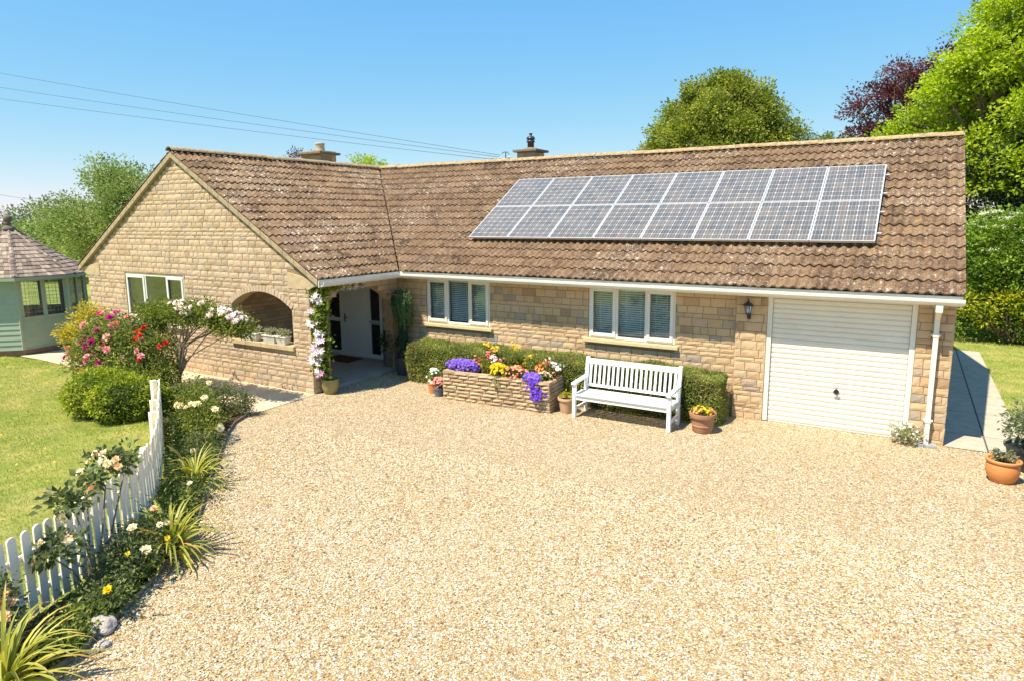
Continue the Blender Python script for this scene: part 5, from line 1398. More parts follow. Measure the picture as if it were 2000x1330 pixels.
# ------------------------------------------------------------------ ROSES and border shrubs
def bush(name, label, cat, lobes, n_cl, per, cr, ls, leafmat, base, stems=12, sr=.012, flowers=(), r0=.45, zmin=.03, barkmat='bark', upbias=.25):
    t = thing(name, label, cat, (base[0], base[1], 0)); l = L()
    clumps(l, lobes, n_cl, per, cr, ls, 0, r0, 1.03, zmin, upbias=upbias)
    rr = random.Random(int(abs(base[0]*100)))
    for k in range(stems):
        lb = lobes[k % len(lobes)]; e = Vector((lb[0]+rr.uniform(-.6, .6)*lb[3], lb[1]+rr.uniform(-.6, .6)*lb[4], lb[2]+rr.uniform(-.3, .7)*lb[5])); b = Vector((base[0]+rr.uniform(-.08, .08), base[1]+rr.uniform(-.06, .06), 0))
        m = b.lerp(e, .5)+Vector((rr.uniform(-.08, .08), rr.uniform(-.08, .08), .05)); l.g.tube([b, m, e], [sr, sr*.75, sr*.3], 5, 1)
    l.build('foliage', [leafmat, barkmat], t)
    for (m, nf, r_, lay, sel, indiv) in flowers:
        P, d = lobe_points(lobes, nf*6, .98, 1.08, .5); d2 = unit(d+np.array([.15, -.5, .4]))
        view = d @ unit(np.array([[.6, -.75, .35]]))[0]; k = np.where((view > .1) & (P[:, 2] > zmin+.1))[0]
        if sel is not None: k = k[[sel(p) for p in P[k]]]
        k = k[:nf]
        if indiv:
            for i in k: fl = L(); blooms(fl, [P[i]], [d2[i]], r_*random.uniform(.75, 1.15), 0, lay); fl.build('bloom', m, t)
        elif len(k): fl = L(); blooms(fl, P[k], d2[k], r_*rng.uniform(.75, 1.15, len(k)), 0, lay); fl.build('blossoms', m, t)
    return t
ROSE = ((7, .1, 1), (7, .45, .88), (6, .85, .7), (5, 1.15, .55), (3, 1.4, .42))
bush('rose_bush', 'big rose bush of magenta and pink blooms beside the box hedge', 'rose bush', [(-4.5, -4.75, 1.12, .72, .55, .60), (-3.6, -4.8, 1.05, .65, .5, .60), (-5.1, -4.7, .85, .5, .45, .6), (-4.3, -4.9, .55, .95, .5, .45), (-4.0, -5.0, 1.0, .6, .4, .5), (-4.9, -5.1, .6, .6, .4, .5), (-3.2, -5.1, .6, .6, .4, .5)], 1300, 15, .10, .07, 'rose_leaf_mid', (-4.2, -4.7), 22, .014,
     [('p_magenta', 44, .09, ROSE, lambda p: p[0] < -3.7, True), ('p_pink', 16, .11, ROSE, None, True), ('p_coral', 3, .11, ROSE, None, True)], r0=.5)
bush('rose_bush', 'dark-leaved red rose bush right of the magenta rose', 'rose bush', [(-2.95, -4.65, .92, .55, .45, .62), (-2.7, -4.8, .5, .6, .4, .42)], 480, 14, .09, .065, 'rose_leaf_mid', (-2.7, -4.6), 14, .012,
     [('p_red', 7, .08, ROSE, lambda p: p[2] > .9, True), ('p_pink', 2, .08, ROSE, None, True)])
# umbrella-shaped pale pink rose on bare stems
t = thing('rose_tree', 'tall pale pink rose on leaning bare stems with umbrella crown by the gable', 'rose tree', (-2.45, -4.45, 0))
lob = [(-3.1, -4.3, 1.72, .50, .40, .30), (-2.3, -4.35, 1.80, .50, .38, .28), (-1.65, -4.3, 1.82, .48, .36, .27), (-1.05, -4.25, 1.72, .45, .34, .26), (-3.6, -4.3, 1.62, .42, .34, .28), (-.70, -4.2, 1.62, .32, .28, .22)]
l = L(); clumps(l, lob, 640, 16, .09, .07, 0, .4, 1.05, None); b0 = (-2.45, -4.5, 0)
for k in range(18):
    lb = lob[k % 6]; e = Vector((lb[0]+random.uniform(-.3, .3), lb[1]+random.uniform(-.2, .2), lb[2])); fk = Vector((-2.32+random.uniform(-.12, .16), -4.45+random.uniform(-.06, .06), random.uniform(.75, 1.2)))
    l.g.tube([(b0[0]+random.uniform(-.08, .08), b0[1]+random.uniform(-.05, .05), 0), (b0[0]+.05+random.uniform(-.05, .05), b0[1], .45), fk, fk.lerp(e, .55)+Vector((0, 0, .06)), e], [.022, .019, .015, .011, .004], 6, 1)
l.build('foliage', ['rose_leaf', 'bark_pale'], t)
P, d = lobe_points(lob, 900, .98, 1.08, .9); k = np.where((d[:, 2] > .0) & (P[:, 0] > -2.6))[0][:62]
for i in k: fl = L(); blooms(fl, [P[i]], [unit(d[i]+np.array([.2, -.5, .3]))], random.uniform(.06, .095), 0, ROSE); fl.build('bloom', 'p_palepink', t)
bush('shrub', 'low dark shrub at the corner of patio and gravel', 'shrub', [(-.55, -4.75, .25, .5, .3, .30), (-1.1, -4.85, .2, .4, .3, .26)], 230, 14, .07, .045, 'rose_leaf_dark', (-.6, -4.75), 10, .008)
bush('shrub', 'small purple-tipped upright shrub beside the patio edge', 'shrub', [(.05, -4.72, .24, .2, .16, .28)], 80, 14, .05, .04, 'rose_leaf_dark', (.0, -4.7), 8, .006)
bush('rose_bush', 'pale yellow rose bush between fence top and gravel edge', 'rose bush', [(.1, -5.75, .42, .45, .35, .36), (.75, -6.2, .38, .4, .35, .32), (-.5, -5.4, .45, .45, .35, .4)], 300, 14, .085, .055, 'rose_leaf', (.3, -5.9), 14, .01,
     [('p_cream', 11, .08, ROSE, None, True)])
bush('shrub', 'low green ground cover between the two rear cordylines and fence', 'shrub', [(1.9, -7.0, .14, .5, .3, .2), (2.8, -7.75, .12, .5, .3, .18), (1.3, -6.55, .18, .4, .3, .24)], 260, 14, .07, .04, 'rose_leaf_dark', (2, -7.1), 6, .005, [('p_cream', 3, .05, ROSE, None, False)])
def cover(label, pts, n, mat, ls, h=.12):
    P = np.array(pts); k = rng.integers(0, len(P), n); C = np.column_stack([P[k, 0]+rng.normal(0, P[k, 2]), P[k, 1]+rng.normal(0, P[k, 2]), np.abs(rng.normal(0, h, n))+.02])
    ok = in_poly(C[:, :2], bed); C = C[ok]; l = L(); l.quads(leaf_arrays(C, rng.uniform(.5, 1.4, len(C))*ls, None, None, .6), 0, np.clip(rng.normal(.45, .25, len(C)), 0, 1)); return tag(l.build('ground_cover', mat), label, 'ground cover', kind='stuff')
cover('low leafy ground cover filling the flower bed along the fence', [(4.8-.0, -10.3, .16), (4.5, -9.8, .18), (4.1, -9.3, .2), (3.7, -8.8, .2), (3.3, -8.45, .16), (2.9, -8.0, .16), (2.5, -7.7, .14), (2.0, -7.2, .16), (1.5, -6.9, .18), (1.0, -6.5, .18), (.4, -6.1, .22), (-.2, -5.7, .25), (-.8, -5.2, .3), (-1.4, -4.9, .3), (-2.2, -4.9, .3)], 26000, 'rose_leaf_mid', .05, .09)
# front yellow rose against the fence
lob = [(3.55, -9.35, .98, .17, .16, .16), (3.85, -9.7, .95, .22, .18, .14), (3.25, -8.98, 1.02, .30, .2, .15), (4.1, -9.98, .62, .20, .18, .18), (3.05, -8.75, .95, .18, .15, .15)]
t = thing('rose_bush', 'peach and cream rose leaning against the near white picket fence', 'rose bush', (4.12, -9.75, 0)); l = L()
clumps(l, lob, 95, 9, .06, .085, 0, .35, 1.05, None, .65)
for k in range(5):
    lb = lob[k % 5]; e = Vector(lb[:3])+Vector((random.uniform(-.1, .1), random.uniform(-.08, .08), 0)); b = Vector((4.15+random.uniform(-.05, .05), -9.72+random.uniform(-.05, .05), 0)); m = b.lerp(e, .5)+Vector((.04, 0, .08)); l.g.tube([b, m, e], [.013, .010, .005], 6, 1)
l.build('foliage', ['rose_leaf_dark', 'bark_pale'], t)
P, d = lobe_points(lob, 400, .9, 1.1, .6); v = d @ np.array([.6, -.7, .4]); k = np.where(v > .2)[0][:16]
for i in k: fl = L(); blooms(fl, [P[i]], [unit(d[i]+np.array([.3, -.5, .4]))], random.uniform(.045, .07), 0, ROSE); fl.build('bloom', random.choice(['p_cream', 'p_peach', 'p_cream']), t)
bush('rose_bush', 'low yellow rose at the foot of the near fence pickets', 'rose bush', [(4.25, -9.45, .25, .32, .28, .26), (4.0, -9.1, .26, .35, .28, .28), (3.8, -8.85, .3, .25, .22, .28), (4.6, -9.85, .16, .32, .28, .2)], 230, 13, .065, .05, 'rose_leaf_dark', (4.2, -9.4), 12, .008,
     [('p_cream', 7, .06, ROSE, None, True), ('p_peach', 3, .05, ROSE, None, True), ('p_yellow', 3, .045, ROSE, None, True)])
bush('rose_bush', 'peach rose sprig cut off by the left edge of the photo', 'rose bush', [(4.42, -10.62, .62, .18, .15, .2), (4.45, -10.6, .4, .2, .16, .18)], 70, 12, .05, .055, 'rose_leaf_dark', (4.4, -10.7), 6, .008, [('p_peach', 5, .07, ROSE, None, True)])

def cordyline(label, x, y, n, ln, seed, z=.05, mat='cordyline'):
    rr = random.Random(seed); t = thing('cordyline', label, 'spiky plant', (x, y, 0)); g = G()
    for i in range(n):
        a = rr.uniform(0, 6.28); el = R(rr.uniform(15, 85)); l_ = ln*rr.uniform(.65, 1.1); w = rr.uniform(.014, .024); seg = 7
        d = Vector((math.cos(a), math.sin(a), 0)); side = Vector((-math.sin(a), math.cos(a), 0)); p = Vector((x, y, z))+d*rr.uniform(0, .05); th = el; droop = R(rr.uniform(8, 26)); V = []
        for k in range(seg+1):
            f = k/seg; ww = w*(1-.85*f**2)*(.6+.4*min(1, f*4))
            V += [tuple(p-side*ww+Vector((0, 0, .006))), tuple(p), tuple(p+side*ww+Vector((0, 0, .006)))]
            p = p+(d*math.cos(th)+Vector((0, 0, math.sin(th))))*(l_/seg); th -= droop*(.4+f)
            if p.z < .03: p.z = .03
        F = []
        for k in range(seg): F += [(3*k, 3*k+1, 3*k+4, 3*k+3), (3*k+1, 3*k+2, 3*k+5, 3*k+4)]
        tone = min(.85, max(0, rr.gauss(.5, .2))); brown = rr.random() < .05
        g.add(V, F, 0, [1.0 if brown or (k >= (seg-1)*2 and rr.random() < .3) else tone for k in range(len(F))])
    g.build('leaves', mat, t, True)
    return t
cordyline('yellow-green spiky cordyline farthest along the fence bed', 2.42, -7.42, 75, .66, 1)
cordyline('spiky cordyline with drooping striped leaves in the middle of the bed', 4.0, -8.78, 100, .80, 2)
cordyline('bright yellow spiky cordyline in the bottom left corner', 4.98, -10.84, 95, .80, 3)
def rock(label, x, y, s, seed):
    rr = random.Random(seed); bm = bmesh.new(); bmesh.ops.create_icosphere(bm, subdivisions=3, radius=1)
    ph = [rr.uniform(0, 6) for _ in range(6)]
    for v in bm.verts:
        c = v.co; k = 1+.16*math.sin(c.x*3+ph[0])*math.sin(c.y*3+ph[1])+.08*math.sin(c.z*7+ph[2]+c.x*5)
        v.co = Vector((c.x*s[0]*k, c.y*s[1]*k, c.z*s[2]*k))
    me = bpy.data.meshes.new('rock'); bm.to_mesh(me); bm.free(); me.materials.append(MT['rock']); o = mk('rock', me); o.location = (x, y, s[2]*.55); tag(o, label, 'rock')
rock('pale rounded rock at the foot of the near rose', 4.80, -9.98, (.13, .10, .09), 1)
rock('small flat stone by the bed edge next to the rock', 5.05, -10.1, (.06, .05, .035), 2)
tag(cordyline('thin strappy leaves at the gravel edge beyond the pale yellow rose', .95, -6.25, 22, .5, 9), cat='plant')
plant('white_flower_clump', 'small white-flowered clump at the foot of the garage wall', 'flowers', (11.25, -.28, 0), (.24, .17), .34, 'silver_leaf', .05, 500, [('p_white', 50, .02, DBL, 0)], zb=0)

# ------------------------------------------------------------------ PICKET FENCE
fn = thing('picket_fence', 'curving white picket fence between lawn and flower bed', 'fence', (3.0, -8.4, 0))
F2 = [Vector((x, y, 0)) for x, y in [(4.42, -11.2)]+FENCE]
def catmull(P, step):
    out_ = []
    for i in range(len(P)-1):
        p0, p1, p2, p3 = P[max(i-1, 0)], P[i], P[i+1], P[min(i+2, len(P)-1)]; n = 12
        for k in range(n):
            t = k/n; out_.append(.5*((2*p1)+(-p0+p2)*t+(2*p0-5*p1+4*p2-p3)*t*t+(-p0+3*p1-3*p2+p3)*t**3))
    out_.append(P[-1]); res = [out_[0]]; acc = 0
    for a, b in zip(out_[:-1], out_[1:]):
        l_ = (b-a).length; s_ = step-acc
        while s_ <= l_: res.append(a+(b-a)*(s_/l_)); s_ += step
        acc = (acc+l_) % step
    return res
# smooth the traced line a little
for _ in range(3): F2 = [F2[0]]+[(F2[i-1]+F2[i]*2+F2[i+1])/4 for i in range(1, len(F2)-1)]+[F2[-1]]
FP = catmull(F2, .135)
g = G(); hw, hh_, th = .047, .90, .009
P = [(-hw, 0, .04), (hw, 0, .04), (hw, 0, hh_-.04)]+[(hw*math.cos(a), 0, hh_-.04+.04*math.sin(a)) for a in np.linspace(.3, math.pi-.3, 7)]+[(-hw, 0, hh_-.04)]
g.prism([(x, -th, z) for x, _, z in P], (0, 2*th, 0)); pm = g.mesh('picket', ['fence'])
rr = random.Random(4)
for i, p in enumerate(FP):
    q = FP[min(i+1, len(FP)-1)]-FP[max(i-1, 0)]; ang_ = math.atan2(q.y, q.x)
    o = bpy.data.objects.new('picket', pm); COL.objects.link(o); o.parent = fn; o.matrix_parent_inverse = world_of(fn).inverted()
    o.location = (p.x, p.y, rr.uniform(-.006, .006)); o.rotation_euler = (rr.uniform(-.015, .015), rr.uniform(-.012, .012), ang_+rr.uniform(-.03, .03))
    if i == 0: bevel(o, .004)
def offs(i, d):
    q = FP[min(i+1, len(FP)-1)]-FP[max(i-1, 0)]; q.normalize(); return FP[i]+Vector((q.y, -q.x, 0))*d
# lawn side is the left of the direction of travel reversed
for z in (.22, .64):
    g = G()
    for i in range(0, len(FP)-1):
        a = offs(i, -.026); b = offs(i+1, -.026); g.bar((a.x, a.y, z), (b.x, b.y, z), .028, .062)
    g.build('rail', 'fence', fn)
for i in (0, 14, 28, 42, len(FP)-10, len(FP)-1):
    if 0 <= i < len(FP):
        a = offs(i, -.09); g = G(); g.box(a.x-.045, a.x+.045, a.y-.045, a.y+.045, 0, .80 if i < len(FP)-3 else .88)
        bevel(g.build('post', 'fence', fn), .006)

# ------------------------------------------------------------------ SUMMERHOUSE
GC = (-12.27, -3.30); GR = 1.77
sh = thing('summerhouse', 'octagonal sage-green wooden summerhouse with shingled roof', 'summerhouse', (GC[0], GC[1], 0))
cor = [Vector((GC[0]+GR*math.cos(R(22.5+45*i)), GC[1]+GR*math.sin(R(22.5+45*i)), 0)) for i in range(8)]
g = G(); g.prism([(GC[0]+(GR-.03)*math.cos(R(22.5+45*i)), GC[1]+(GR-.03)*math.sin(R(22.5+45*i)), 0) for i in range(8)], (0, 0, .17)); g.build('plinth', 'plinth', sh)
zE = 2.22
for i in range(8):
    a, b = cor[i-1], cor[i]; d = (b-a).normalized(); nrm = Vector((d.y, -d.x, 0)); mid = (a+b)/2
    ln = (b-a).length
    windowed = i in (0, 1, 2, 3, 4, 7-0) and i != 7
    g = G()
    def pb(g, u0, u1, z0, z1, d0=0, d1=.05):
        P = [a+d*u0+nrm*d0, a+d*u1+nrm*d0, a+d*u1-nrm*d1, a+d*u0-nrm*d1]; g.prism([(p.x, p.y, z0) for p in P], (0, 0, z1-z0))
    if i in (0, 1, 2, 3, 4):
        pb(g, .02, ln-.02, .17, 1.06, -.002)      # flat lower board
        if i == 0:
            pb(g, .0, ln, .17, .20, .02)
        w = bevel(g.build('wall_panel', 'green_paint', sh), .004)
        g = G(); pb(g, .0, ln, 1.03, 1.09, .03, .04); pb(g, 0, ln, 2.10, zE, .012, .04)
        for (u0, u1) in ((0, .13), (ln/2-.055, ln/2+.055), (ln-.13, ln)): pb(g, u0, u1, 1.09, 2.10, .01, .04)
        wf = bevel(g.build('window_frame', 'green_paint_pale', sh), .004)
        for (u0, u1) in ((.13, ln/2-.055), (ln/2+.055, ln-.13)):
            g = G(); pb(g, u0, u1, 1.09, 2.10, -.02, .026); g.build('pane', 'glass', wf)
            g = G(); nn = 5    # leaded bars
            for k in range(1, nn): u = u0+(u1-u0)*k/nn; pb(g, u-.003, u+.003, 1.09, 2.10, -.016, .019)
            for k in range(1, 9): z = 1.09+1.01*k/9; pb(g, u0, u1, z-.003, z+.003, -.015, .018)
            g.build('leading', 'lead', wf)
    else:
        for k in range(14):
            z = .17+k*(zE-.17)/14; zz = z+(zE-.17)/14
            P = [a+nrm*.030, b+nrm*.030]; Q = [a+nrm*.012, b+nrm*.012]
            g.add([(P[0].x, P[0].y, z), (P[1].x, P[1].y, z), (Q[1].x, Q[1].y, zz), (Q[0].x, Q[0].y, zz), (a.x, a.y, z), (b.x, b.y, z)], [(0, 1, 2, 3), (4, 5, 1, 0)])
        pb(g, 0, ln, .17, zE, .004, .04)
        g.build('wall_panel', 'green_paint', sh)
    g = G(); g.bar((a.x+nrm.x*.0, a.y, .17), (a.x, a.y, zE), .07, .07, up=nrm); bevel(g.build('corner_post', 'green_paint_pale', sh), .004)
# furniture seen through the panes
g = G()
for k in range(5):
    x, y = GC[0]+.35+.1*k, GC[1]-.6+.32*k; g.box(x-.18, x+.18, y-.14, y+.14, .45, .95)
bevel(g.build('cushions', 'orange_fabric', sh), .04, 3)
bevel(G().box(GC[0]-.9, GC[0]-.5, GC[1]-1, GC[1]+1, .18, .85).build('bench_seat', 'dark_inside', sh), .02)
# roof
RR = 2.05; zr0 = 2.24; zr1 = 3.68
g = G(); rows = 13
prism_base = [Vector((GC[0]+RR*math.cos(R(22.5+45*i)), GC[1]+RR*math.sin(R(22.5+45*i)), zr0)) for i in range(8)]
apex = Vector((GC[0], GC[1], zr1)); rr = random.Random(8)
def belz(f): return zr0+(zr1-zr0)*(f*.86+.14*f**2.6)      # slight bell curve to the peak
for i in range(8):
    A_, B_ = prism_base[i-1], prism_base[i]
    for r in range(rows):
        f0, f1 = r/rows, (r+1.25)/rows; f1 = min(f1, .97)
        def pt(e, f): p = e.lerp(apex, f); p.z = belz(f); return p
        a0, b0_ = pt(A_, f0), pt(B_, f0); a1, b1 = pt(A_, f1), pt(B_, f1); n = max(2, int((b0_-a0).length/.12)); nn = (B_-A_).cross(apex-A_).normalized()
        if nn.z < 0: nn = -nn
        for k in range(n):
            u0, u1 = k/n, (k+1)/n-.004/max(.1, (b0_-a0).length)*1.5; lf = .028+rr.uniform(-.004, .006); ds_ = rr.uniform(-.008, .008)
            p = [a0.lerp(b0_, u0)+nn*lf, a0.lerp(b0_, u1)+nn*lf, a1.lerp(b1, u1)+nn*.006, a1.lerp(b1, u0)+nn*.006, a0.lerp(b0_, u0)+nn*.006, a0.lerp(b0_, u1)+nn*.006]
            g.add([tuple(q) for q in p], [(0, 1, 2, 3), (4, 5, 1, 0)], 0, rr.random())
    # hip capping
    for r in range(rows+2):
        f0, f1 = r/(rows+2), min(.97, (r+1.2)/(rows+2)); p, q = pt(B_, f0), pt(B_, f1); out_ = Vector((B_.x-GC[0], B_.y-GC[1], 0)).normalized(); sd_ = Vector((-out_.y, out_.x, 0)); wd = .075*(1-.5*f0)
        g.add([tuple(p+Vector((0, 0, .062))), tuple(p+sd_*wd+Vector((0, 0, .030))), tuple(p-sd_*wd+Vector((0, 0, .030))), tuple(q+Vector((0, 0, .042))), tuple(q+sd_*wd*.95+Vector((0, 0, .016))), tuple(q-sd_*wd*.95+Vector((0, 0, .016)))], [(0, 3, 4, 1), (0, 2, 5, 3), (0, 1, 2)], 0, rr.random())
rf_ = g.build('roof', 'shingle', sh)
g = G()
for i in range(8):
    A_, B_ = prism_base[i-1], prism_base[i]; g.bar(A_+Vector((0, 0, -.045)), B_+Vector((0, 0, -.045)), .03, .09)
g.prism([(p.x*.995+GC[0]*.005, p.y*.995+GC[1]*.005, zr0-.07) for p in prism_base], (0, 0, .02))
g.build('fascia', 'green_paint', sh)
g = G(); g.lathe([(.22, -.10), (.15, .0), (.07, .05), (.06, .09), (.09, .10), (.09, .13), (.06, .14), (.10, .19), (.115, .25), (.10, .31), (.05, .35), (.02, .36), (.015, .40), (0, .41)], (GC[0], GC[1], zr1-.04), 18)
g.build('finial', 'shingle', rf_, True)

# ------------------------------------------------------------------ TREES
def tree(name, label, lobes, base, r, fork, n_cl, per, cr, ls, leafmat, barkmat='bark', group=None, r0=.5, aspect=.6, flat=.7, sub=3, extra=None, up=.5, spread=.35, cat='tree'):
    t = thing(name, label, cat, base, 0, group)
    g = G(); trunk(g, base, lobes, r, fork, 0, sub, int(abs(base[0]*10))); g.build('trunk', barkmat, t, True)
    l = L(); clumps(l, lobes, n_cl, per, cr, ls, 0, r0, 1.05, None, aspect, flat=flat, up=up, spread=spread)
    if extra: extra(l)
    l.build('crown', leafmat, t)
    return t
def rlobes(c, rad, n, sr, seed, zl=-.6):
    rr = random.Random(seed); o = [(c[0], c[1], c[2], rad[0]*.62, rad[1]*.62, rad[2]*.66)]
    while len(o) < n:
        v = Vector((rr.gauss(0, 1), rr.gauss(0, 1), rr.gauss(0, 1))).normalized()
        if v.z < zl: continue
        k = rr.uniform(.62, .84); s_ = sr*rr.uniform(.7, 1.25); o.append((c[0]+v.x*rad[0]*k, c[1]+v.y*rad[1]*k, c[2]+v.z*rad[2]*k, s_, s_, s_*.8))
    return o
# round lime tree behind the ridge
tree('lime_tree', 'round full green tree rising behind the middle of the roof ridge', [(.1, 32, 8.7, 3.6, 3.4, 3.4), (0, 32, 11.3, 1.7, 1.6, 1.5), (.9, 31.5, 11.9, .9, .9, .8), (-1.3, 31.5, 11.2, 1.3, 1.3, 1.2), (1.8, 31.5, 10.8, 1.4, 1.3, 1.3), (-2.6, 31.5, 10.1, 1.3, 1.3, 1.2), (3.0, 31.5, 9.8, 1.2, 1.3, 1.2), (-3.7, 31.5, 8.8, 1.2, 1.2, 1.2), (3.9, 31.5, 8.5, 1.1, 1.2, 1.2), (-3.3, 31, 7.4, 1.6, 1.4, 1.3), (3.2, 31, 7.4, 1.6, 1.4, 1.3), (0, 29.5, 9.8, 1.6, 1.3, 1.4), (-1.7, 29.5, 8.6, 1.5, 1.3, 1.3), (1.7, 29.5, 8.5, 1.5, 1.3, 1.3), (-4.5, 31.5, 8.0, .7, .8, .7), (.3, 29, 7.5, 1.6, 1.2, 1.2)], (.1, 32, 0), .38, (.1, 32, 4.2), 1900, 32, .30, .20, 'oak_leaf')
tree('copper_beech', 'dark purple copper beech behind the bright green tree', rlobes((11.9, 31, 8.7), (4.5, 4, 4.7), 22, 1.2, 9)+[(8.0, 30, 9.6, .9, .9, .5), (9.9, 30, 11.4, .9, .9, .7), (8.3, 30, 8.3, 1.0, 1, .5), (8.9, 30, 7.2, .9, 1, .5), (9.4, 30, 10.2, .9, .9, .6)], (12.2, 31, 0), .4, (12.2, 31, 4), 1300, 26, .34, .17, 'beech_leaf', flat=.5)
# bright green tree on the right
lob = rlobes((15.4, 18, 7.6), (5.0, 4.4, 4.6), 26, 1.15, 13)+[(10.3, 17, 6.7, .8, .9, .5), (10.9, 17, 7.3, .9, .9, .5), (11.3, 17, 6.6, .9, .9, .6), (11.6, 16.5, 8.1, .9, .9, .5), (12.3, 16, 9.0, .9, .9, .5), (13.3, 16, 10.6, 1.0, 1, .6), (12.6, 15, 4.9, 1.2, 1.1, .7), (14, 14.5, 5.2, 1.2, 1.1, .8), (12.4, 17.5, 7.6, 1.4, 1.2, 1.0), (12.0, 17.5, 6.2, 1.3, 1.2, .9), (13.4, 17, 8.9, 1.5, 1.2, 1.1), (12.4, 16.5, 8.3, 1.1, 1, .8), (14.6, 16, 10.2, 1.5, 1.2, 1.1), (14.2, 16, 8.6, 1.5, 1.2, 1), (11.2, 17.5, 5.6, 1.1, 1, .8), (14.2, 15.5, 11.6, 1.2, 1.0, .9), (13.2, 16, 6.0, 1.4, 1.1, .9), (14.0, 15, 7.2, 1.3, 1.1, .7)]
tree('robinia_tree', 'large bright lime-green tree filling the right edge behind the roof', lob, (15.0, 17.5, 0), .33, (14.7, 17.3, 3.4), 3000, 32, .25, .155, 'lime_leaf', 'bark_pale', flat=.45, sub=4, r0=.35)
# left big shrubby tree
tree('hawthorn_tree', 'large loose green tree behind the gable and summerhouse', rlobes((-20.6, 5.2, 3.3), (4.3, 3.6, 3.2), 24, 1.05, 21, -.9)+[(-24.2, 5, 2.3, 1.6, 1.5, 1.5), (-19.0, 4.0, 3.6, 1.5, 1.3, 1.6), (-18.2, 4.6, 5.2, 1.0, 1, .8)], (-20.6, 5.2, 0), .25, (-20.6, 5.2, 1.4), 1700, 26, .26, .13, 'bush_leaf', 'bark_pale', sub=4, up=.3)
# tips above the roof
tree('shrub_tree', 'pale green tree tip peeping over the valley of the roof', [(-19.7, 20, 7.0, 1.1, 1, .9), (-18.9, 20.3, 6.6, .8, .8, .8), (-21.4, 20, 6.5, .5, .5, .6), (-17.7, 20, 6.3, .5, .5, .5)], (-19.7, 20, 0), .15, (-19.7, 20, 4.5), 150, 18, .22, .16, 'lime_leaf')
tree('shrub_tree', 'thin pale green sprigs above the ridge right of the valley', [(-16.2, 20, 6.35, .4, .5, .55), (-15.1, 20, 6.45, .3, .5, .55), (-13.9, 20, 6.3, .4, .5, .5), (-12.8, 20, 6.45, .5, .5, .6), (-11.7, 20, 6.3, .4, .5, .6), (-10.2, 20, 5.9, .4, .4, .4)], (-13.5, 20, 0), .12, (-13.5, 20, 4.3), 110, 15, .17, .13, 'lime_leaf')
tree('plum_tree', 'purple-leaved tree tip beside the left chimney', [(-26.0, 20, 7.6, .7, .6, 1.0), (-23.9, 20.3, 7.3, .8, .6, .9), (-26.6, 20, 6.9, .6, .6, .7)], (-25.5, 20, 0), .15, (-25.5, 20, 4.5), 110, 18, .2, .15, 'beech_leaf')
tree('ash_tree', 'small hazy green tree tip left of the copper beech', [(5.2, 42, 8.9, .9, .8, .7), (6.7, 42, 8.9, .6, .6, .6), (3.9, 41, 8.5, .5, .6, .5)], (5.4, 42, 0), .2, (5.4, 42, 5), 90, 20, .25, .2, 'bush_leaf')
tree('birch_tree', 'feathery grey-green tree top at the right flank of the round tree', [(4.9, 34, 8.2, .7, .7, 1.0), (5.3, 34, 7.6, .6, .6, .8)], (4.9, 34, 0), .15, (4.9, 34, 5), 90, 20, .22, .15, 'olive_leaf')
# right-hand shrubs
lob = rlobes((16.2, 12.3, 1.9), (3.6, 1.5, 2.1), 20, .85, 33, -1)+[(13.3, 12.2, 3.0, 1.0, .8, .9), (13.2, 11.9, 2.9, 1.0, .8, .8), (14.2, 11.9, 3.1, 1.1, .8, .8), (12.6, 12.4, 1.4, .8, .6, 1.2)]
t = tree('elder_bush', 'dense elder bush with creamy flower heads right of the house', lob, (15.8, 12.3, 0), .12, (15.8, 12.3, .8), 2100, 26, .2, .11, 'elder_leaf', cat='bush', r0=.6)
fl = L(); P, d = lobe_points(lob, 1200, 1.0, 1.06, 1.2); k = np.where((d[:, 2] > .45) & (P[:, 2] > 2.7) & (P[:, 1] < 12.4))[0][:110]
for i in k:
    q = P[i]+np.column_stack([rng.normal(0, .09, 26), rng.normal(0, .09, 26), rng.normal(0, .012, 26)]); fl.quads(leaf_arrays(q, .05, None, unit(rng.normal(size=q.shape)*.3+np.array([0, 0, 1])), .8), 0)
fl.build('flower_heads', 'p_elder', t)
bush('spotted_laurel', 'yellow-leaved shrub low beside the right corner of the house', 'shrub', [(12.75, 11.2, 1.15, .45, .4, .32), (13.5, 11.1, 1.3, .45, .4, .28), (14.4, 11.0, 1.15, .5, .4, .25), (13.2, 11.1, .8, .35, .3, .2)], 62, 14, .14, .12, 'yellow_leaf', (13.8, 11.4), 16, .02, r0=.6)
bush('laurel', 'dark green shrub at the far end of the right lawn under the elder', 'shrub', [(12.6, 11.7, .9, .8, .6, 1.1), (13.7, 11.6, .7, .9, .5, .8), (15.2, 11.5, .7, 1.0, .5, .8), (17, 11.5, .8, 1.1, .6, .9)], 620, 18, .16, .10, 'elder_leaf', (14, 11.6), 16, .02, r0=.7)
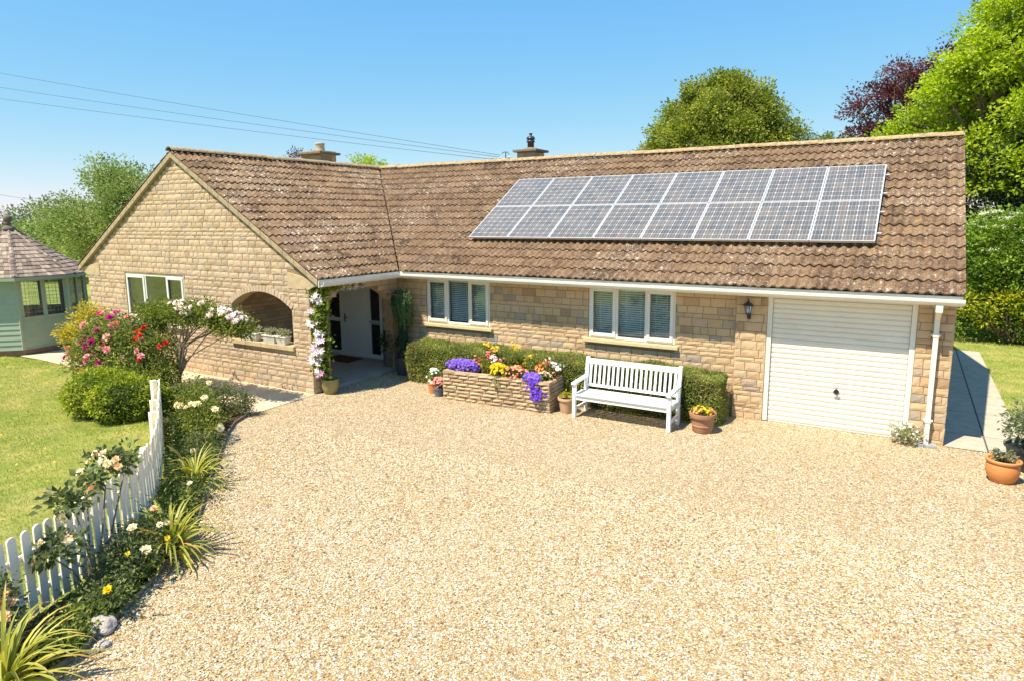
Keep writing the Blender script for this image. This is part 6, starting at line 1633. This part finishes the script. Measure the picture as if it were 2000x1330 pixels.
tag(bush('laurel', 'dark filler shrub closing the gap between house and elder bush', 'shrub', [(11.6, 14.6, 2.2, 1.3, .9, 2.4), (13.0, 14.6, 2.0, 1.6, .9, 2.4), (16, 14.8, 2.2, 2.6, .9, 2.6), (13.4, 14.9, 4.2, 1.6, .8, 1.6), (15.6, 14.9, 4.2, 2.0, .8, 1.7), (14.6, 14.9, 5.0, 2.6, .8, 1.4)], 1500, 20, .2, .14, 'dark_leaf', (13, 14.5), 10, .03, r0=.7))  # upper lobes added to cover the white sky between tree and elder
# countryside beyond the summerhouse: scattered separate trees and a hill
for i, (px_, py_, h, w) in enumerate([(-31, 9, 4.2, 2.6), (-36, 8, 4.0, 3.0), (-42, 13, 4.5, 3.6), (-50, 14, 4.8, 4.0), (-47, 22, 5.6, 4.4), (-60, 24, 5.9, 5)]):
    tree('field_tree', ['bushy green tree just left of the big loose tree', 'bushy green tree behind the summerhouse finial', 'small distant tree left above the summerhouse roof', 'far tree on the left horizon line', 'farther tree behind the left horizon trees', 'farthest pale tree at the left edge'][i], rlobes((px_, py_, h*.6), (w, w, h*.42), 9, w*.42, 50+i, -1), (px_, py_, 0), .2, (px_, py_, h*.3), 260, 22, .35, .22, 'distant_leaf' if i > 1 else 'bush_leaf', group='trees on the left skyline')
g = G(); V = []; F = []; nx = 60
for i in range(nx+1):
    x = -700+900*i/nx; hgt = 8.5+3.5*math.sin(i*.35)+2*math.sin(i*.9+1)
    V += [(x, 420, -2), (x, 520, hgt), (x, 760, hgt*.9)]
for i in range(nx): F += [(3*i, 3*i+3, 3*i+4, 3*i+1), (3*i+1, 3*i+4, 3*i+5, 3*i+2)]
g.add(V, F); o = g.build('hills', 'field', smooth=True); o['kind'] = 'structure'
l = L(); k = 9000; X = rng.uniform(-330, -40, k); Y = 130+rng.uniform(0, 60, k); Z = np.abs(rng.normal(0, 1, k))*1.2+1.0+2.0*np.sin(X*.07)**2
l.quads(leaf_arrays(np.column_stack([X, Y, Z]), rng.uniform(1.0, 2.4, k), None, None, .9), 0)
tag(l.build('distant_wood', 'distant_leaf'), 'far-off line of woodland on the left horizon', 'woodland', kind='stuff')
